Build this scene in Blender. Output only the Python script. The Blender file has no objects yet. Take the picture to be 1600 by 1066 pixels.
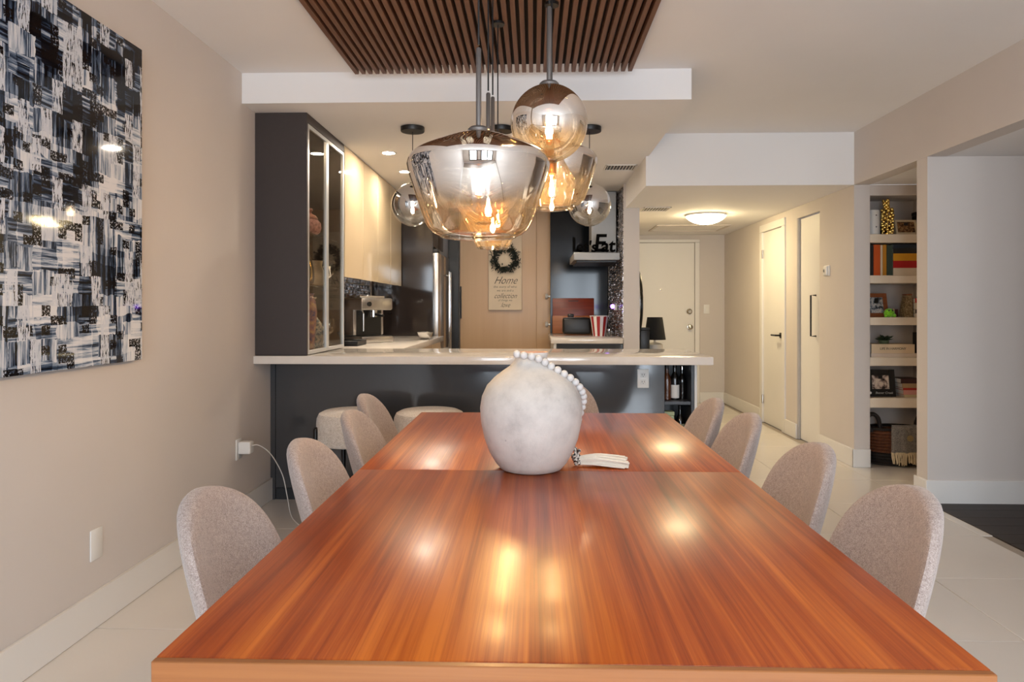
import bpy, bmesh, math, random
from math import sin, cos, pi, radians, sqrt
from mathutils import Vector, Matrix
random.seed(7)
S = bpy.context.scene
COL = S.collection

# ------------------------------------------------------------------ camera, world, daylight, exposure
H = 1.22
cam = bpy.data.objects.new('camera', bpy.data.cameras.new('camera'))
COL.objects.link(cam)
cam.location = (0, 0, H)
cam.rotation_euler = (radians(90), 0, radians(1.8))
cam.data.sensor_width = 36
cam.data.lens = 1080 / 1600 * 36
cam.data.shift_y = -51 / 1600
cam.data.clip_start = 0.05
S.camera = cam
w = bpy.data.worlds.new('world'); S.world = w; w.use_nodes = True
w.node_tree.nodes['Background'].inputs[0].default_value = (0.72, 0.84, 1.0, 1)
w.node_tree.nodes['Background'].inputs[1].default_value = 1.0

def area(name, loc, rot, sx, sy, power, color):
    l = bpy.data.lights.new(name, 'AREA'); l.shape = 'RECTANGLE'; l.size = sx; l.size_y = sy
    l.energy = power; l.color = color
    o = bpy.data.objects.new(name, l); COL.objects.link(o); o.location = loc; o.rotation_euler = rot
    return o
# daylight entering by the two windows of the wall behind the camera
area('daylight_living', (0.55, -2.62, 1.2), (radians(90), 0, 0), 2.9, 2.1, 160, (0.80, 0.90, 1.0))
area('daylight_side', (4.0, -2.62, 1.2), (radians(90), 0, 0), 1.5, 1.9, 12, (0.98, 0.95, 0.92))
S.view_settings.view_transform = 'Standard'
S.view_settings.look = 'None'
S.view_settings.gamma = 1
S.view_settings.use_curve_mapping = False
S.view_settings.exposure = 0.74
S.cycles.transparent_max_bounces = 24
S.cycles.max_bounces = 10
S.cycles.caustics_reflective = False
S.cycles.caustics_refractive = False
S.cycles.sample_clamp_indirect = 4

# ------------------------------------------------------------------ materials
def lin(c):
    return tuple(((x / 255) / 12.92 if x / 255 <= .04045 else ((x / 255 + .055) / 1.055) ** 2.4) for x in c) + (1,)

class NT:
    def __init__(s, m):
        m.use_nodes = True; s.t = m.node_tree; s.n = s.t.nodes; s.l = s.t.links
        s.bsdf = s.n.get('Principled BSDF'); s.out = s.n.get('Material Output')
    def new(s, k, **kw):
        n = s.n.new(k)
        for a, b in kw.items(): setattr(n, a, b)
        return n
    def link(s, a, b): s.l.new(a, b)
    def coord(s, scale=(1, 1, 1), kind='Object', loc=(0, 0, 0), rot=(0, 0, 0)):
        t = s.new('ShaderNodeTexCoord'); m = s.new('ShaderNodeMapping')
        m.inputs['Scale'].default_value = scale; m.inputs['Location'].default_value = loc; m.inputs['Rotation'].default_value = rot
        s.link(t.outputs[kind], m.inputs[0]); return m.outputs[0]
    def noise(s, vec, scale=5, detail=4, rough=.55, dist=0):
        n = s.new('ShaderNodeTexNoise'); n.inputs['Scale'].default_value = scale; n.inputs['Detail'].default_value = detail
        n.inputs['Roughness'].default_value = rough; n.inputs['Distortion'].default_value = dist
        s.link(vec, n.inputs['Vector']); return n.outputs['Fac']
    def ramp(s, fac, stops, interp='LINEAR'):
        r = s.new('ShaderNodeValToRGB'); r.color_ramp.interpolation = interp; e = r.color_ramp.elements
        while len(e) < len(stops): e.new(.5)
        for k, (p, c) in enumerate(stops): e[k].position = p; e[k].color = c if len(c) == 4 else lin(c)
        s.link(fac, r.inputs[0]); return r.outputs[0]
    def math(s, op, a, b=None, clamp=False):
        n = s.new('ShaderNodeMath', operation=op, use_clamp=clamp)
        for i, x in enumerate((a, b)):
            if x is None: continue
            if isinstance(x, (int, float)): n.inputs[i].default_value = x
            else: s.link(x, n.inputs[i])
        return n.outputs[0]
    def mix(s, fac, a, b, mode='MIX'):
        n = s.new('ShaderNodeMix', data_type='RGBA', blend_type=mode)
        for k, x in ((0, fac), (6, a), (7, b)):
            if isinstance(x, (int, float)): n.inputs[k].default_value = x
            elif isinstance(x, tuple): n.inputs[k].default_value = x
            else: s.link(x, n.inputs[k])
        return n.outputs[2]
    def bump(s, h, strength=.2, dist=.01):
        b = s.new('ShaderNodeBump'); b.inputs['Strength'].default_value = strength; b.inputs['Distance'].default_value = dist
        s.link(h, b.inputs['Height']); s.link(b.outputs[0], s.bsdf.inputs['Normal'])

MATS = {}
def mat(name, col, rough=.5, metal=0, coat=0, spec=.5, var=0.06, vscale=8, bump=0, bscale=60, emit=None, estr=0, sheen=0, vs=(1, 1, 1)):
    """plain procedural surface: base colour with a slight noise variation and optional fine relief"""
    if name in MATS: return MATS[name]
    m = bpy.data.materials.new(name); t = NT(m); b = t.bsdf; c = lin(col)
    b.inputs['Roughness'].default_value = rough; b.inputs['Metallic'].default_value = metal
    b.inputs['Coat Weight'].default_value = coat; b.inputs['Coat Roughness'].default_value = .05
    b.inputs['Specular IOR Level'].default_value = spec; b.inputs['Sheen Weight'].default_value = sheen
    v = t.coord(vs)
    n = t.noise(v, vscale)
    dk = tuple(x * (1 - var) for x in c[:3]) + (1,); lt = tuple(min(1, x * (1 + var)) for x in c[:3]) + (1,)
    t.link(t.ramp(n, [(.3, dk), (.7, lt)]), b.inputs['Base Color'])
    if bump: t.bump(t.noise(v, bscale, 3), bump, .004)
    if emit:
        b.inputs['Emission Color'].default_value = emit + (1,); b.inputs['Emission Strength'].default_value = estr
    MATS[name] = m; return m

def wood(name, stops, axis=1, across=26, along=1.1, rough=.3, coat=.2, bands=4.5, bump=.04, fine=.16):
    m = bpy.data.materials.new(name); t = NT(m); b = t.bsdf
    sc = [across] * 3; sc[axis] = along
    n1 = t.noise(t.coord(tuple(sc)), 1.0, 6, .62, .35)
    sc2 = [across * 7] * 3; sc2[axis] = along * 2.2
    n2 = t.noise(t.coord(tuple(sc2)), 1.0, 3, .6, .1)
    sc3 = [bands] * 3; sc3[axis] = .25
    n3 = t.noise(t.coord(tuple(sc3), loc=(3.1, 1.7, .4)), 1.0, 2, .5, .2)
    v = t.math('ADD', t.math('MULTIPLY', n1, .52), t.math('ADD', t.math('MULTIPLY', n2, fine), t.math('MULTIPLY', n3, .48 - fine * .75)))
    t.link(t.ramp(v, stops), b.inputs['Base Color'])
    b.inputs['Roughness'].default_value = rough; b.inputs['Coat Weight'].default_value = coat
    b.inputs['Coat Roughness'].default_value = .18
    if bump: t.bump(n2, bump, .002)
    MATS[name] = m; return m

def fabric(name, c1, c2, c3, scale=230, bump=.5):
    m = bpy.data.materials.new(name); t = NT(m); b = t.bsdf
    v = t.coord((1, 1, 1)); n = t.noise(v, scale, 2, .7); n2 = t.noise(v, scale * .28, 3)
    s = t.math('ADD', t.math('MULTIPLY', n, .75), t.math('MULTIPLY', n2, .25))
    t.link(t.ramp(s, [(.36, c1), (.5, c2), (.64, c3)]), b.inputs['Base Color'])
    b.inputs['Roughness'].default_value = .95; b.inputs['Sheen Weight'].default_value = .35; b.inputs['Sheen Roughness'].default_value = .5
    b.inputs['Specular IOR Level'].default_value = .15
    t.bump(n, bump, .003)
    MATS[name] = m; return m

def thin_glass(name, tint=(1, 1, 1), chrome=None, refl=(1, 1, 1), glow_haze=0.0, glow_col=(1, .8, .5), base=.04, rough=.015, fres=.75):
    """thin blown glass: see-through, fresnel reflections; chrome=(z_clear, z_mirror) adds a mirror coating fading down the shade"""
    m = bpy.data.materials.new(name); t = NT(m); t.n.remove(t.bsdf)
    tr = t.new('ShaderNodeBsdfTransparent'); gl = t.new('ShaderNodeBsdfGlossy'); mx = t.new('ShaderNodeMixShader')
    tr.inputs[0].default_value = tint + (1,); gl.inputs[0].default_value = refl + (1,); gl.inputs['Roughness'].default_value = rough
    lw = t.new('ShaderNodeLayerWeight'); lw.inputs[0].default_value = .35
    f = t.math('ADD', t.math('MULTIPLY', lw.outputs['Fresnel'], fres), base, True)
    if chrome:
        sep = t.new('ShaderNodeSeparateXYZ'); t.link(t.coord(), sep.inputs[0])
        mr = t.new('ShaderNodeMapRange', interpolation_type='SMOOTHSTEP'); mr.inputs[1].default_value, mr.inputs[2].default_value = chrome[:2]
        mr.inputs[3].default_value = 0; mr.inputs[4].default_value = chrome[2]
        t.link(sep.outputs[2], mr.inputs[0])
        f = t.math('MAXIMUM', f, mr.outputs[0])
    t.link(f, mx.inputs[0])
    src = tr.outputs[0]
    if glow_haze:  # scattering film that carries the bulbs' glow in the glass
        tl = t.new('ShaderNodeBsdfTranslucent'); tl.inputs[0].default_value = glow_col + (1,)
        df = t.new('ShaderNodeBsdfDiffuse'); df.inputs[0].default_value = glow_col + (1,)
        m3 = t.new('ShaderNodeMixShader'); m3.inputs[0].default_value = .4
        t.link(tl.outputs[0], m3.inputs[1]); t.link(df.outputs[0], m3.inputs[2])
        m2 = t.new('ShaderNodeMixShader'); m2.inputs[0].default_value = glow_haze
        t.link(tr.outputs[0], m2.inputs[1]); t.link(m3.outputs[0], m2.inputs[2]); src = m2.outputs[0]
    t.link(src, mx.inputs[1]); t.link(gl.outputs[0], mx.inputs[2]); t.link(mx.outputs[0], t.out.inputs[0])
    MATS[name] = m; return m

def emitter(name, col, s):
    m = bpy.data.materials.new(name); t = NT(m); t.n.remove(t.bsdf)
    e = t.new('ShaderNodeEmission'); e.inputs[0].default_value = col + (1,); e.inputs[1].default_value = s
    t.link(e.outputs[0], t.out.inputs[0]); MATS[name] = m; return m

WALL = mat('beige wall paint', (208, 200, 194), .75, var=.015, vscale=2, bump=.05, bscale=220)
CEIL = mat('ceiling paint', (234, 232, 231), .85, var=.012, vscale=2, bump=.04, bscale=160)
WHITE = mat('white trim paint', (226, 223, 219), .45, var=.01, vscale=3)
TILE = mat('polished porcelain tile', (222, 215, 207), .16, coat=.25, var=.025, vscale=1.6)
GROUT = mat('tile grout', (160, 150, 140), .9)
PLANK = wood('dark floor plank wood', [(.3, (20, 14, 12)), (.55, (40, 28, 23)), (.75, (58, 42, 34))], axis=0, across=30, along=1.5, rough=.55, coat=0)
WALNUT = wood('table walnut', [(.34, (80, 27, 7)), (.44, (136, 52, 11)), (.53, (168, 74, 18)), (.67, (208, 112, 38))], axis=1, across=30, along=.8, rough=.3, coat=.22, bands=8, fine=.24)
EDGEWOOD = wood('table edge veneer', [(.35, (134, 78, 36)), (.6, (160, 100, 52)), (.75, (174, 116, 66))], axis=0, across=40, along=1.2, rough=.4, coat=.1)
SLATW = wood('ceiling slat walnut', [(.33, (56, 35, 24)), (.5, (94, 60, 42)), (.7, (128, 88, 62))], axis=1, across=34, along=1.6, rough=.55, coat=0, bands=20)
SLATBACK = mat('slat panel backing', (30, 20, 15), .8)
DARKPANEL = mat('glossy charcoal lacquer', (66, 67, 70), .12, coat=.3, var=.03, vscale=2)
DARKSIDE = mat('dark umber cabinet laminate', (54, 46, 44), .5, var=.04, vscale=30)
CREAM = mat('glossy cream lacquer', (214, 192, 158), .06, coat=.5, var=.01, vscale=2)
PANTRY = wood('pantry beige oak laminate', [(.3, (190, 152, 108)), (.55, (196, 158, 114)), (.8, (202, 166, 122))], axis=2, across=14, along=.6, rough=.35, coat=.1, bump=0)
STONE = mat('pale quartz', (222, 214, 205), .12, coat=.2, var=.03, vscale=14)
HOODM = mat('hood steel', (150, 148, 145), .5, .75, var=.04)
STEEL = mat('brushed steel', (196, 192, 188), .28, 1, var=.05, vscale=4, vs=(30, 30, 1))
CHROME = mat('chrome', (225, 225, 225), .08, 1, var=.01)
ALU = mat('satin aluminium', (205, 208, 210), .35, .6, var=.02)
BLACK = mat('black satin', (16, 15, 15), .4, var=.1)
BLACKM = mat('black metal', (14, 14, 15), .35, .3, var=.1)
DARKGLASS = mat('dark smoked glass panel', (22, 25, 30), .12, coat=0, spec=.35, var=.05)
PLASTIC = mat('white plastic', (228, 226, 222), .35, var=.01)
CHAIRF = fabric('mauve tweed', (136, 121, 115), (170, 153, 145), (190, 175, 167), scale=380, bump=.35)
STOOLF = fabric('oatmeal boucle', (188, 176, 164), (212, 202, 192), (226, 218, 210), scale=160, bump=.6)
SHADEMAT = None
EM_BULB = emitter('hot filament', (1.0, .73, .40), 400)
EM_BULBK = emitter('white filament', (1.0, .82, .6), 260)
EM_DOWN = emitter('downlight lens', (1.0, .87, .70), 360)
EM_DOME = emitter('frosted lit dome', (1.0, .79, .44), 36)
EM_UV = emitter('violet indicator', (.32, .12, 1.0), 6)
CLEAR = thin_glass('clear thin glass', (.97, .97, .95))
CABGLASS = thin_glass('bronze tinted cabinet glass', (.82, .78, .72), base=.02, fres=.12)
BULBGLASS = thin_glass('bulb glass', (1, .93, .82), base=.02)

def vase_mat():
    m = bpy.data.materials.new('chalky white clay'); t = NT(m); b = t.bsdf
    v = t.coord(); n = t.noise(v, 7, 6, .65); n2 = t.noise(v, 55, 4, .7); n3 = t.noise(t.coord(loc=(4, 2, 1)), 14, 3)
    c = t.ramp(n, [(.32, (178, 171, 165)), (.46, (200, 193, 186)), (.6, (212, 205, 197)), (.75, (212, 197, 183))])
    c = t.mix(t.ramp(n2, [(.62, (0, 0, 0)), (.72, (70, 70, 70))]), c, lin((176, 160, 150)))
    vo = t.new('ShaderNodeTexVoronoi'); vo.inputs['Scale'].default_value = 16; t.link(v, vo.inputs[0])
    c = t.mix(t.ramp(vo.outputs['Distance'], [(.03, (255, 255, 255)), (.07, (0, 0, 0))]), c, lin((120, 112, 116)))
    t.link(c, b.inputs['Base Color']); b.inputs['Roughness'].default_value = .9; b.inputs['Specular IOR Level'].default_value = .2
    t.bump(t.math('ADD', n2, n3), .25, .006)
    return m
VASEM = vase_mat()

def painting_mat():
    """squeegeed abstract: rectangular patches dragged up or across in black, navy, slate and white"""
    m = bpy.data.materials.new('abstract resin paint'); t = NT(m); b = t.bsdf
    wob = t.new('ShaderNodeTexNoise'); wob.inputs['Scale'].default_value = 14; wob.inputs['Detail'].default_value = 4; t.link(t.coord(), wob.inputs['Vector'])
    def cell(sy, sz, loc, wobble=.055):
        v = t.new('ShaderNodeVectorMath', operation='MULTIPLY_ADD'); t.link(wob.outputs['Color'], v.inputs[0]); v.inputs[1].default_value = (wobble,) * 3; t.link(t.coord(loc=loc), v.inputs[2])
        sn = t.new('ShaderNodeVectorMath', operation='SNAP'); t.link(v.outputs[0], sn.inputs[0]); sn.inputs[1].default_value = (5, 1 / sy, 1 / sz)
        wn = t.new('ShaderNodeTexWhiteNoise'); t.link(sn.outputs[0], wn.inputs['Vector'])
        s = t.new('ShaderNodeSeparateColor'); t.link(wn.outputs['Color'], s.inputs[0]); return s.outputs
    big = cell(5.3, 4.7, (0, .03, .02)); med = cell(9, 13, (0, .2, .4)); sm = cell(19, 9, (0, .5, .1), .02); tiny = cell(24, 30, (0, .1, .7), .02)
    vert = t.noise(t.coord((1, 60, 3.2)), 1, 6, .7, .25)
    hori = t.noise(t.coord((1, 3.0, 60)), 1, 6, .7, .25)
    pick = t.math('GREATER_THAN', med[0], .48)
    st = t.math('ADD', t.math('MULTIPLY', vert, pick), t.math('MULTIPLY', hori, t.math('SUBTRACT', 1.0, pick)))
    for c, k in ((big[1], .16), (med[1], .17), (sm[1], .19)):
        st = t.math('ADD', st, t.math('MULTIPLY', t.math('SUBTRACT', c, .5), k))
    sepz = t.new('ShaderNodeSeparateXYZ'); t.link(t.coord(), sepz.inputs[0])
    st = t.math('SUBTRACT', st, t.math('MULTIPLY', t.math('SUBTRACT', sepz.outputs[2], .5), .11))
    col = t.ramp(st, [(.29, (9, 10, 14)), (.38, (22, 27, 38)), (.45, (60, 76, 100)), (.50, (120, 136, 158)), (.56, (186, 194, 206)), (.66, (222, 223, 227))])
    sp = t.noise(t.coord((1, 1, 1)), 110, 4, .8)
    dens = t.math('MULTIPLY', t.math('GREATER_THAN', tiny[2], .74), t.math('GREATER_THAN', sp, .44))
    col = t.mix(dens, col, lin((24, 20, 20)))
    sp2 = t.math('MULTIPLY', t.math('GREATER_THAN', sm[0], .84), t.math('GREATER_THAN', t.noise(t.coord((1, 120, 20)), 1, 4, .7), .47))
    col = t.mix(sp2, col, lin((204, 209, 219)))
    t.link(col, b.inputs['Base Color']); b.inputs['Roughness'].default_value = .05; b.inputs['Specular IOR Level'].default_value = .25
    return m
PAINTM = painting_mat()

def photo_mat(name, stops, scale=26, seed=0):
    m = bpy.data.materials.new(name); t = NT(m)
    t.link(t.ramp(t.noise(t.coord(loc=(seed, seed * .7, seed * .3)), scale, 4, .6, .5), stops), t.bsdf.inputs['Base Color'])
    t.bsdf.inputs['Roughness'].default_value = .25
    return m

def mosaic_mat():
    m = bpy.data.materials.new('metallic mosaic'); t = NT(m); b = t.bsdf
    vo = t.new('ShaderNodeTexVoronoi'); vo.inputs['Scale'].default_value = 32; t.link(t.coord(), vo.inputs[0])
    s = t.new('ShaderNodeSeparateColor'); t.link(vo.outputs['Color'], s.inputs[0])
    t.link(t.ramp(s.outputs[0], [(.1, (66, 56, 52)), (.5, (128, 116, 110)), (.9, (186, 178, 176))]), b.inputs['Base Color'])
    b.inputs['Metallic'].default_value = .85; b.inputs['Roughness'].default_value = .16
    return m
MOSAIC = mosaic_mat()

# ------------------------------------------------------------------ geometry helpers
class MB:
    def __init__(s): s.v = []; s.f = []; s.sm = []
    def add(s, verts, faces, smooth=False, M=None):
        o = len(s.v)
        s.v += [tuple(M @ Vector(p)) if M else tuple(p) for p in verts]
        s.f += [tuple(i + o for i in f) for f in faces]; s.sm += [smooth] * len(faces); return s
    def box(s, x0, x1, y0, y1, z0, z1, M=None):
        v = [(x, y, z) for z in (z0, z1) for y in (y0, y1) for x in (x0, x1)]
        return s.add(v, [(0, 2, 3, 1), (4, 5, 7, 6), (0, 1, 5, 4), (2, 6, 7, 3), (0, 4, 6, 2), (1, 3, 7, 5)], False, M)
    def rbox(s, x0, x1, y0, y1, z0, z1, r=.004, seg=2, M=None):
        bm = bmesh.new(); bmesh.ops.create_cube(bm, size=1)
        for q in bm.verts:
            q.co = Vector(((x0 + x1) / 2 + q.co.x * (x1 - x0), (y0 + y1) / 2 + q.co.y * (y1 - y0), (z0 + z1) / 2 + q.co.z * (z1 - z0)))
        bmesh.ops.bevel(bm, geom=list(bm.edges), offset=min(r, .49 * min(x1 - x0, y1 - y0, z1 - z0)), segments=seg, profile=.5, affect='EDGES')
        bm.verts.index_update()
        s.add([q.co[:] for q in bm.verts], [tuple(q.index for q in f.verts) for f in bm.faces], True, M); bm.free(); return s
    def lathe(s, prof, n=32, c=(0, 0, 0), capb=True, capt=True, M=None):
        v = []; f = []
        for r, z in prof:
            for k in range(n):
                a = 2 * pi * k / n; v.append((c[0] + r * cos(a), c[1] + r * sin(a), c[2] + z))
        for i in range(len(prof) - 1):
            for k in range(n):
                k2 = (k + 1) % n; f.append((i * n + k, i * n + k2, (i + 1) * n + k2, (i + 1) * n + k))
        if capb: f.append(tuple(range(n - 1, -1, -1)))
        if capt: f.append(tuple((len(prof) - 1) * n + k for k in range(n)))
        return s.add(v, f, True, M)
    def cyl(s, c, r, z0, z1, n=20, M=None): return s.lathe([(r, z0), (r, z1)], n, c, M=M)
    def tube(s, pts, r, n=8, M=None, radii=None):
        pts = [Vector(p) for p in pts]; v = []; f = []; up = Vector((.13, .21, .97)).normalized()
        for i, p in enumerate(pts):
            d = (pts[min(i + 1, len(pts) - 1)] - pts[max(i - 1, 0)]).normalized()
            a = d.cross(up)
            if a.length < .05: a = d.cross(Vector((1, 0, 0)))
            a.normalize(); b = d.cross(a); rr = radii[i] if radii else r
            for k in range(n):
                t = 2 * pi * k / n; v.append(p + a * rr * cos(t) + b * rr * sin(t))
        for i in range(len(pts) - 1):
            for k in range(n):
                k2 = (k + 1) % n; f.append((i * n + k, (i + 1) * n + k, (i + 1) * n + k2, i * n + k2))
        f.append(tuple(range(n))); f.append(tuple((len(pts) - 1) * n + k for k in range(n - 1, -1, -1)))
        return s.add(v, f, True, M)
    def ball(s, c, r, n=14, m=9, sc=(1, 1, 1)):
        prof = [(max(1e-4, r * sin(pi * i / m)), -r * cos(pi * i / m)) for i in range(m + 1)]
        return s.lathe(prof, n, (0, 0, 0), M=Matrix.Translation(c) @ Matrix.Diagonal((*sc, 1)))
    def prism(s, out, y0, y1, M=None):
        """outline in x,z extruded along y"""
        n = len(out); v = [(x, y0, z) for x, z in out] + [(x, y1, z) for x, z in out]
        f = [tuple(range(n)), tuple(range(2 * n - 1, n - 1, -1))] + [(i, i + n, (i + 1) % n + n, (i + 1) % n) for i in range(n)]
        return s.add(v, f, False, M)
    def mesh(s, name, m):
        me = bpy.data.meshes.new(name); me.from_pydata(s.v, [], s.f); me.materials.append(m)
        me.polygons.foreach_set('use_smooth', s.sm); me.update()
        if any(s.sm): me.set_sharp_from_angle(angle=radians(38))
        return me
    def build(s, name, m, parent=None, label=None, loc=None):
        bm = bmesh.new(); me = s.mesh(name, m); bm.from_mesh(me); bmesh.ops.recalc_face_normals(bm, faces=bm.faces); bm.to_mesh(me); bm.free()
        o = bpy.data.objects.new(name, me); COL.objects.link(o)
        if parent: o.parent = parent
        if label: o['label'] = label
        if loc: o.location = loc
        return o

def tag(o, label, cat, group=None, kind=None):
    o['label'] = label; o['category'] = cat
    if group: o['group'] = group
    if kind: o['kind'] = kind
    return o
def thing(name, label, cat, loc=(0, 0, 0), rz=0, group=None):
    o = bpy.data.objects.new(name, None); COL.objects.link(o); o.location = loc; o.rotation_euler = (0, 0, rz)
    o.empty_display_size = .1
    return tag(o, label, cat, group)
def struct(o, label):
    o['kind'] = 'structure'; o['label'] = label; return o
def clone(root, loc, rz, label, group=None):
    c = root.copy(); COL.objects.link(c); c.location = loc; c.rotation_euler = (0, 0, rz); c['label'] = label
    if group: c['group'] = group
    for ch in list(root.children):
        d = ch.copy(); COL.objects.link(d); d.parent = c
        for g in list(ch.children):
            e = g.copy(); COL.objects.link(e); e.parent = d
    return c
def text_obj(name, body, size, m, parent, M, ext=.0008, shear=0, align='CENTER', xs=1, bold=0):
    cu = bpy.data.curves.new(name, 'FONT'); cu.body = body; cu.size = size; cu.extrude = ext; cu.shear = shear
    cu.align_x = align; cu.align_y = 'CENTER'; cu.resolution_u = 3; cu.offset = bold
    t = bpy.data.objects.new(name + '_curve', cu); COL.objects.link(t)
    dg = bpy.context.evaluated_depsgraph_get()
    me = bpy.data.meshes.new_from_object(t.evaluated_get(dg))
    bpy.data.objects.remove(t); bpy.data.curves.remove(cu)
    me.transform(M @ Matrix.Diagonal((xs, 1, 1, 1))); me.materials.clear(); me.materials.append(m); me.name = name
    o = bpy.data.objects.new(name, me); COL.objects.link(o); o.parent = parent
    return o
FACE_CAM = Matrix.Rotation(radians(90), 4, 'X')          # text in the xz plane, read from -y

XL, XR, ZC = -1.68, 2.46, 2.575
YB = -2.6
# ------------------------------------------------------------------ floors
fl = struct(MB().box(XL - .1, 3.3, YB, 9.1, -.1, -.004).build('floor', GROUT), 'pale polished porcelain tile floor')
tile_mesh = {}
xs = [XL, -1.2, -.6, 0, .6, 1.2, 1.8, 2.4, 3.0, 3.2]
ys = [2.585 + .6 * k for k in range(-8, 12)]
for i in range(len(xs) - 1):
    for j in range(len(ys) - 1):
        x0, x1, y0, y1 = xs[i], xs[i + 1], ys[j], ys[j + 1]
        if x0 >= XR - .1 and not (4.3 < y1 and y0 < 5.8): continue
        if y0 > 5.0 and x1 < .9: continue
        key = round(x1 - x0, 3)
        if key not in tile_mesh:
            g = .0016
            tile_mesh[key] = MB().rbox(g, x1 - x0 - g, g, .6 - g, -.006, 0, .0012, 1).mesh('tile', TILE)
        o = bpy.data.objects.new('tile', tile_mesh[key]); COL.objects.link(o); o.parent = fl; o.location = (x0, y0, 0)
fs = struct(MB().box(XR, 5.6, YB, 4.4, -.099, -.003).build('floor', SLATBACK), 'dark wood floor of the adjoining room')
pk = MB().rbox(0, 1.572, .001, .149, -.004, .004, .0012, 1).mesh('plank', PLANK)
for j in range(47):
    y0 = 4.4 - .15 * (j + 1)
    if y0 < YB: break
    for k in range(2):
        o = bpy.data.objects.new('plank', pk); COL.objects.link(o); o.parent = fs
        o.location = (XR + k * 1.574, y0, 0)

# ------------------------------------------------------------------ walls and ceilings
struct(MB().box(XL - .1, XL, YB, 8.4, 0, ZC).build('wall_left', WALL), 'beige painted long wall behind the painting')
b = MB()
for y0, y1 in ((5.39, 6.03), (6.54, 6.88), (7.52, 9.02)): b.box(XR, XR + .12, y0, y1, 0, 2.169)
for y0, y1 in ((6.03, 6.54), (6.88, 7.52)): b.box(XR, XR + .12, y0, y1, 2.06, 2.169)
struct(b.build('wall_right', WALL), 'beige hallway wall with two white doors')
struct(MB().box(XR, XR + .12, YB, 5.3895, 2.1705, ZC).build('wall_right', WALL), 'beige header over the wide side opening')
struct(MB().box(XR, XR + .12, YB, 2.5, 0, 2.1700).build('wall_right', WALL), 'added unseen beige wall blocking daylight into the side opening')  # unseen wall added to keep the main window's daylight off the side room
struct(MB().box(XR, 5.6, 4.40, 4.52, 0, 2.1695).build('wall_side', WALL), 'grey beige wall of adjoining room by dark floor')
struct(MB().box(5.5, 5.6, YB, 4.4, 0, ZC).build('wall_side', WALL), 'far wall of the adjoining room')
b = MB().box(3.07, 3.2, 5.39, 5.72, 0, 2.169).box(2.5805, 3.07, 5.39, 5.69, 2.087, 2.169).box(2.5805, 3.07, 5.69, 5.72, 0, 2.169)
struct(b.build('wall_niche', WALL), 'beige wall around the built-in shelf niche')
struct(MB().box(3.2, 3.3, 4.5, 5.4, 0, 2.3).build('wall_niche', WALL), 'end wall of the small alcove')
# wall behind the camera with two windows
b = MB().box(XL, -.95, YB - .1, YB, 0, ZC).box(.06, .46, YB - .1, YB, .1, 2.3).box(2.05, 3.2, YB - .1, YB, 0, ZC).box(4.8, 5.6, YB - .1, YB, 0, ZC)  # central pier is added, unseen, to darken the middle of the pendants' reflections
b.box(-.95, 2.05, YB - .1, YB, 2.3, ZC).box(-.95, 2.05, YB - .1, YB, 0, .1).box(3.2, 4.8, YB - .1, YB, 2.2, ZC).box(3.2, 4.8, YB - .1, YB, 0, .2)
struct(b.build('wall_back', WALL), 'window wall behind the dining table')
b = MB()
for x in (-.95, -.08, .46, 1.2, 1.91): b.box(x, x + .14, YB - .0, YB + .04, .1, 2.3)  # unseen bars widened to put dark stripes into the pendants' reflections
b.box(-.95, 2.05, YB, YB + .04, 2.24, 2.3).box(-.95, 2.05, YB, YB + .04, .1, .16)
struct(b.build('window_1', BLACKM), 'dark framed balcony window')
b = MB()
for x in (3.2, 3.97, 4.74): b.box(x, x + .06, YB, YB + .04, .2, 2.2)
b.box(3.2, 4.8, YB, YB + .04, 2.14, 2.2).box(3.2, 4.8, YB, YB + .04, .2, .26)
struct(b.build('window_2', BLACKM), 'dark framed window of adjoining room')
struct(MB().box(XL - .1, 5.6, YB - .1, 9.1, ZC, ZC + .1).build('ceiling', CEIL), 'flat off-white ceiling')
struct(MB().box(XL, .89, 3.93, 8.3, 2.40, ZC).build('ceiling_soffit', CEIL), 'dropped white soffit over the kitchen')
struct(MB().box(.87, XR + .12, 5.39, 9.02, 2.17, ZC).build('ceiling_beam', CEIL), 'white bulkhead and low hallway ceiling')
struct(MB().box(XR + .12, 5.5, YB, 4.4, 2.17, ZC).build('ceiling_side', CEIL), 'low ceiling of the adjoining room')
struct(MB().box(XR + .1205, 3.2, 4.52, 5.39, 2.17, ZC).build('ceiling_alcove', CEIL), 'low ceiling of the alcove')
struct(MB().box(.85, 1.0, 6.57, 9.02, 0, 2.40).build('wall_partition', WALL), 'beige partition between kitchen and hallway')
struct(MB().box(1.0, XR + .12, 9.0, 9.1, 0, 2.2).build('wall_hall', WALL), 'beige end wall of the hallway')
struct(MB().box(XL, 1.0, 8.2, 8.3, 0, 2.40).build('wall_kitchen', WALL), 'back wall of the kitchen')
# baseboards
def base(name, x0, x1, y0, y1, label, h=.14): struct(MB().rbox(x0, x1, y0, y1, 0, h, .003, 1).build(name, WHITE), label)
base('baseboard_left', XL, XL + .014, YB, 4.37, 'white baseboard under the painting')
base('baseboard_right', XR - .014, XR, 5.375, 6.03, 'white baseboard below the thermostat')
base('baseboard_right', XR - .014, XR, 6.54, 6.83, 'short white baseboard between the two hallway doors')
base('baseboard_right', XR - .014, XR, 7.58, 9.0, 'white baseboard at the hallway end')
base('baseboard_hall', 2.14, XR, 8.986, 9.0, 'white baseboard beside the entry door')
base('baseboard_niche', XR - .014, 2.58, 5.376, 5.39, 'white baseboard beneath the niche post')
base('baseboard_side', XR - .014, 5.5, 4.386, 4.40, 'white baseboard along the dark wood floor', .148)
base('baseboard_side', XR - .014, XR, 4.40, 4.534, 'white baseboard around the wall end', .148)

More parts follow.
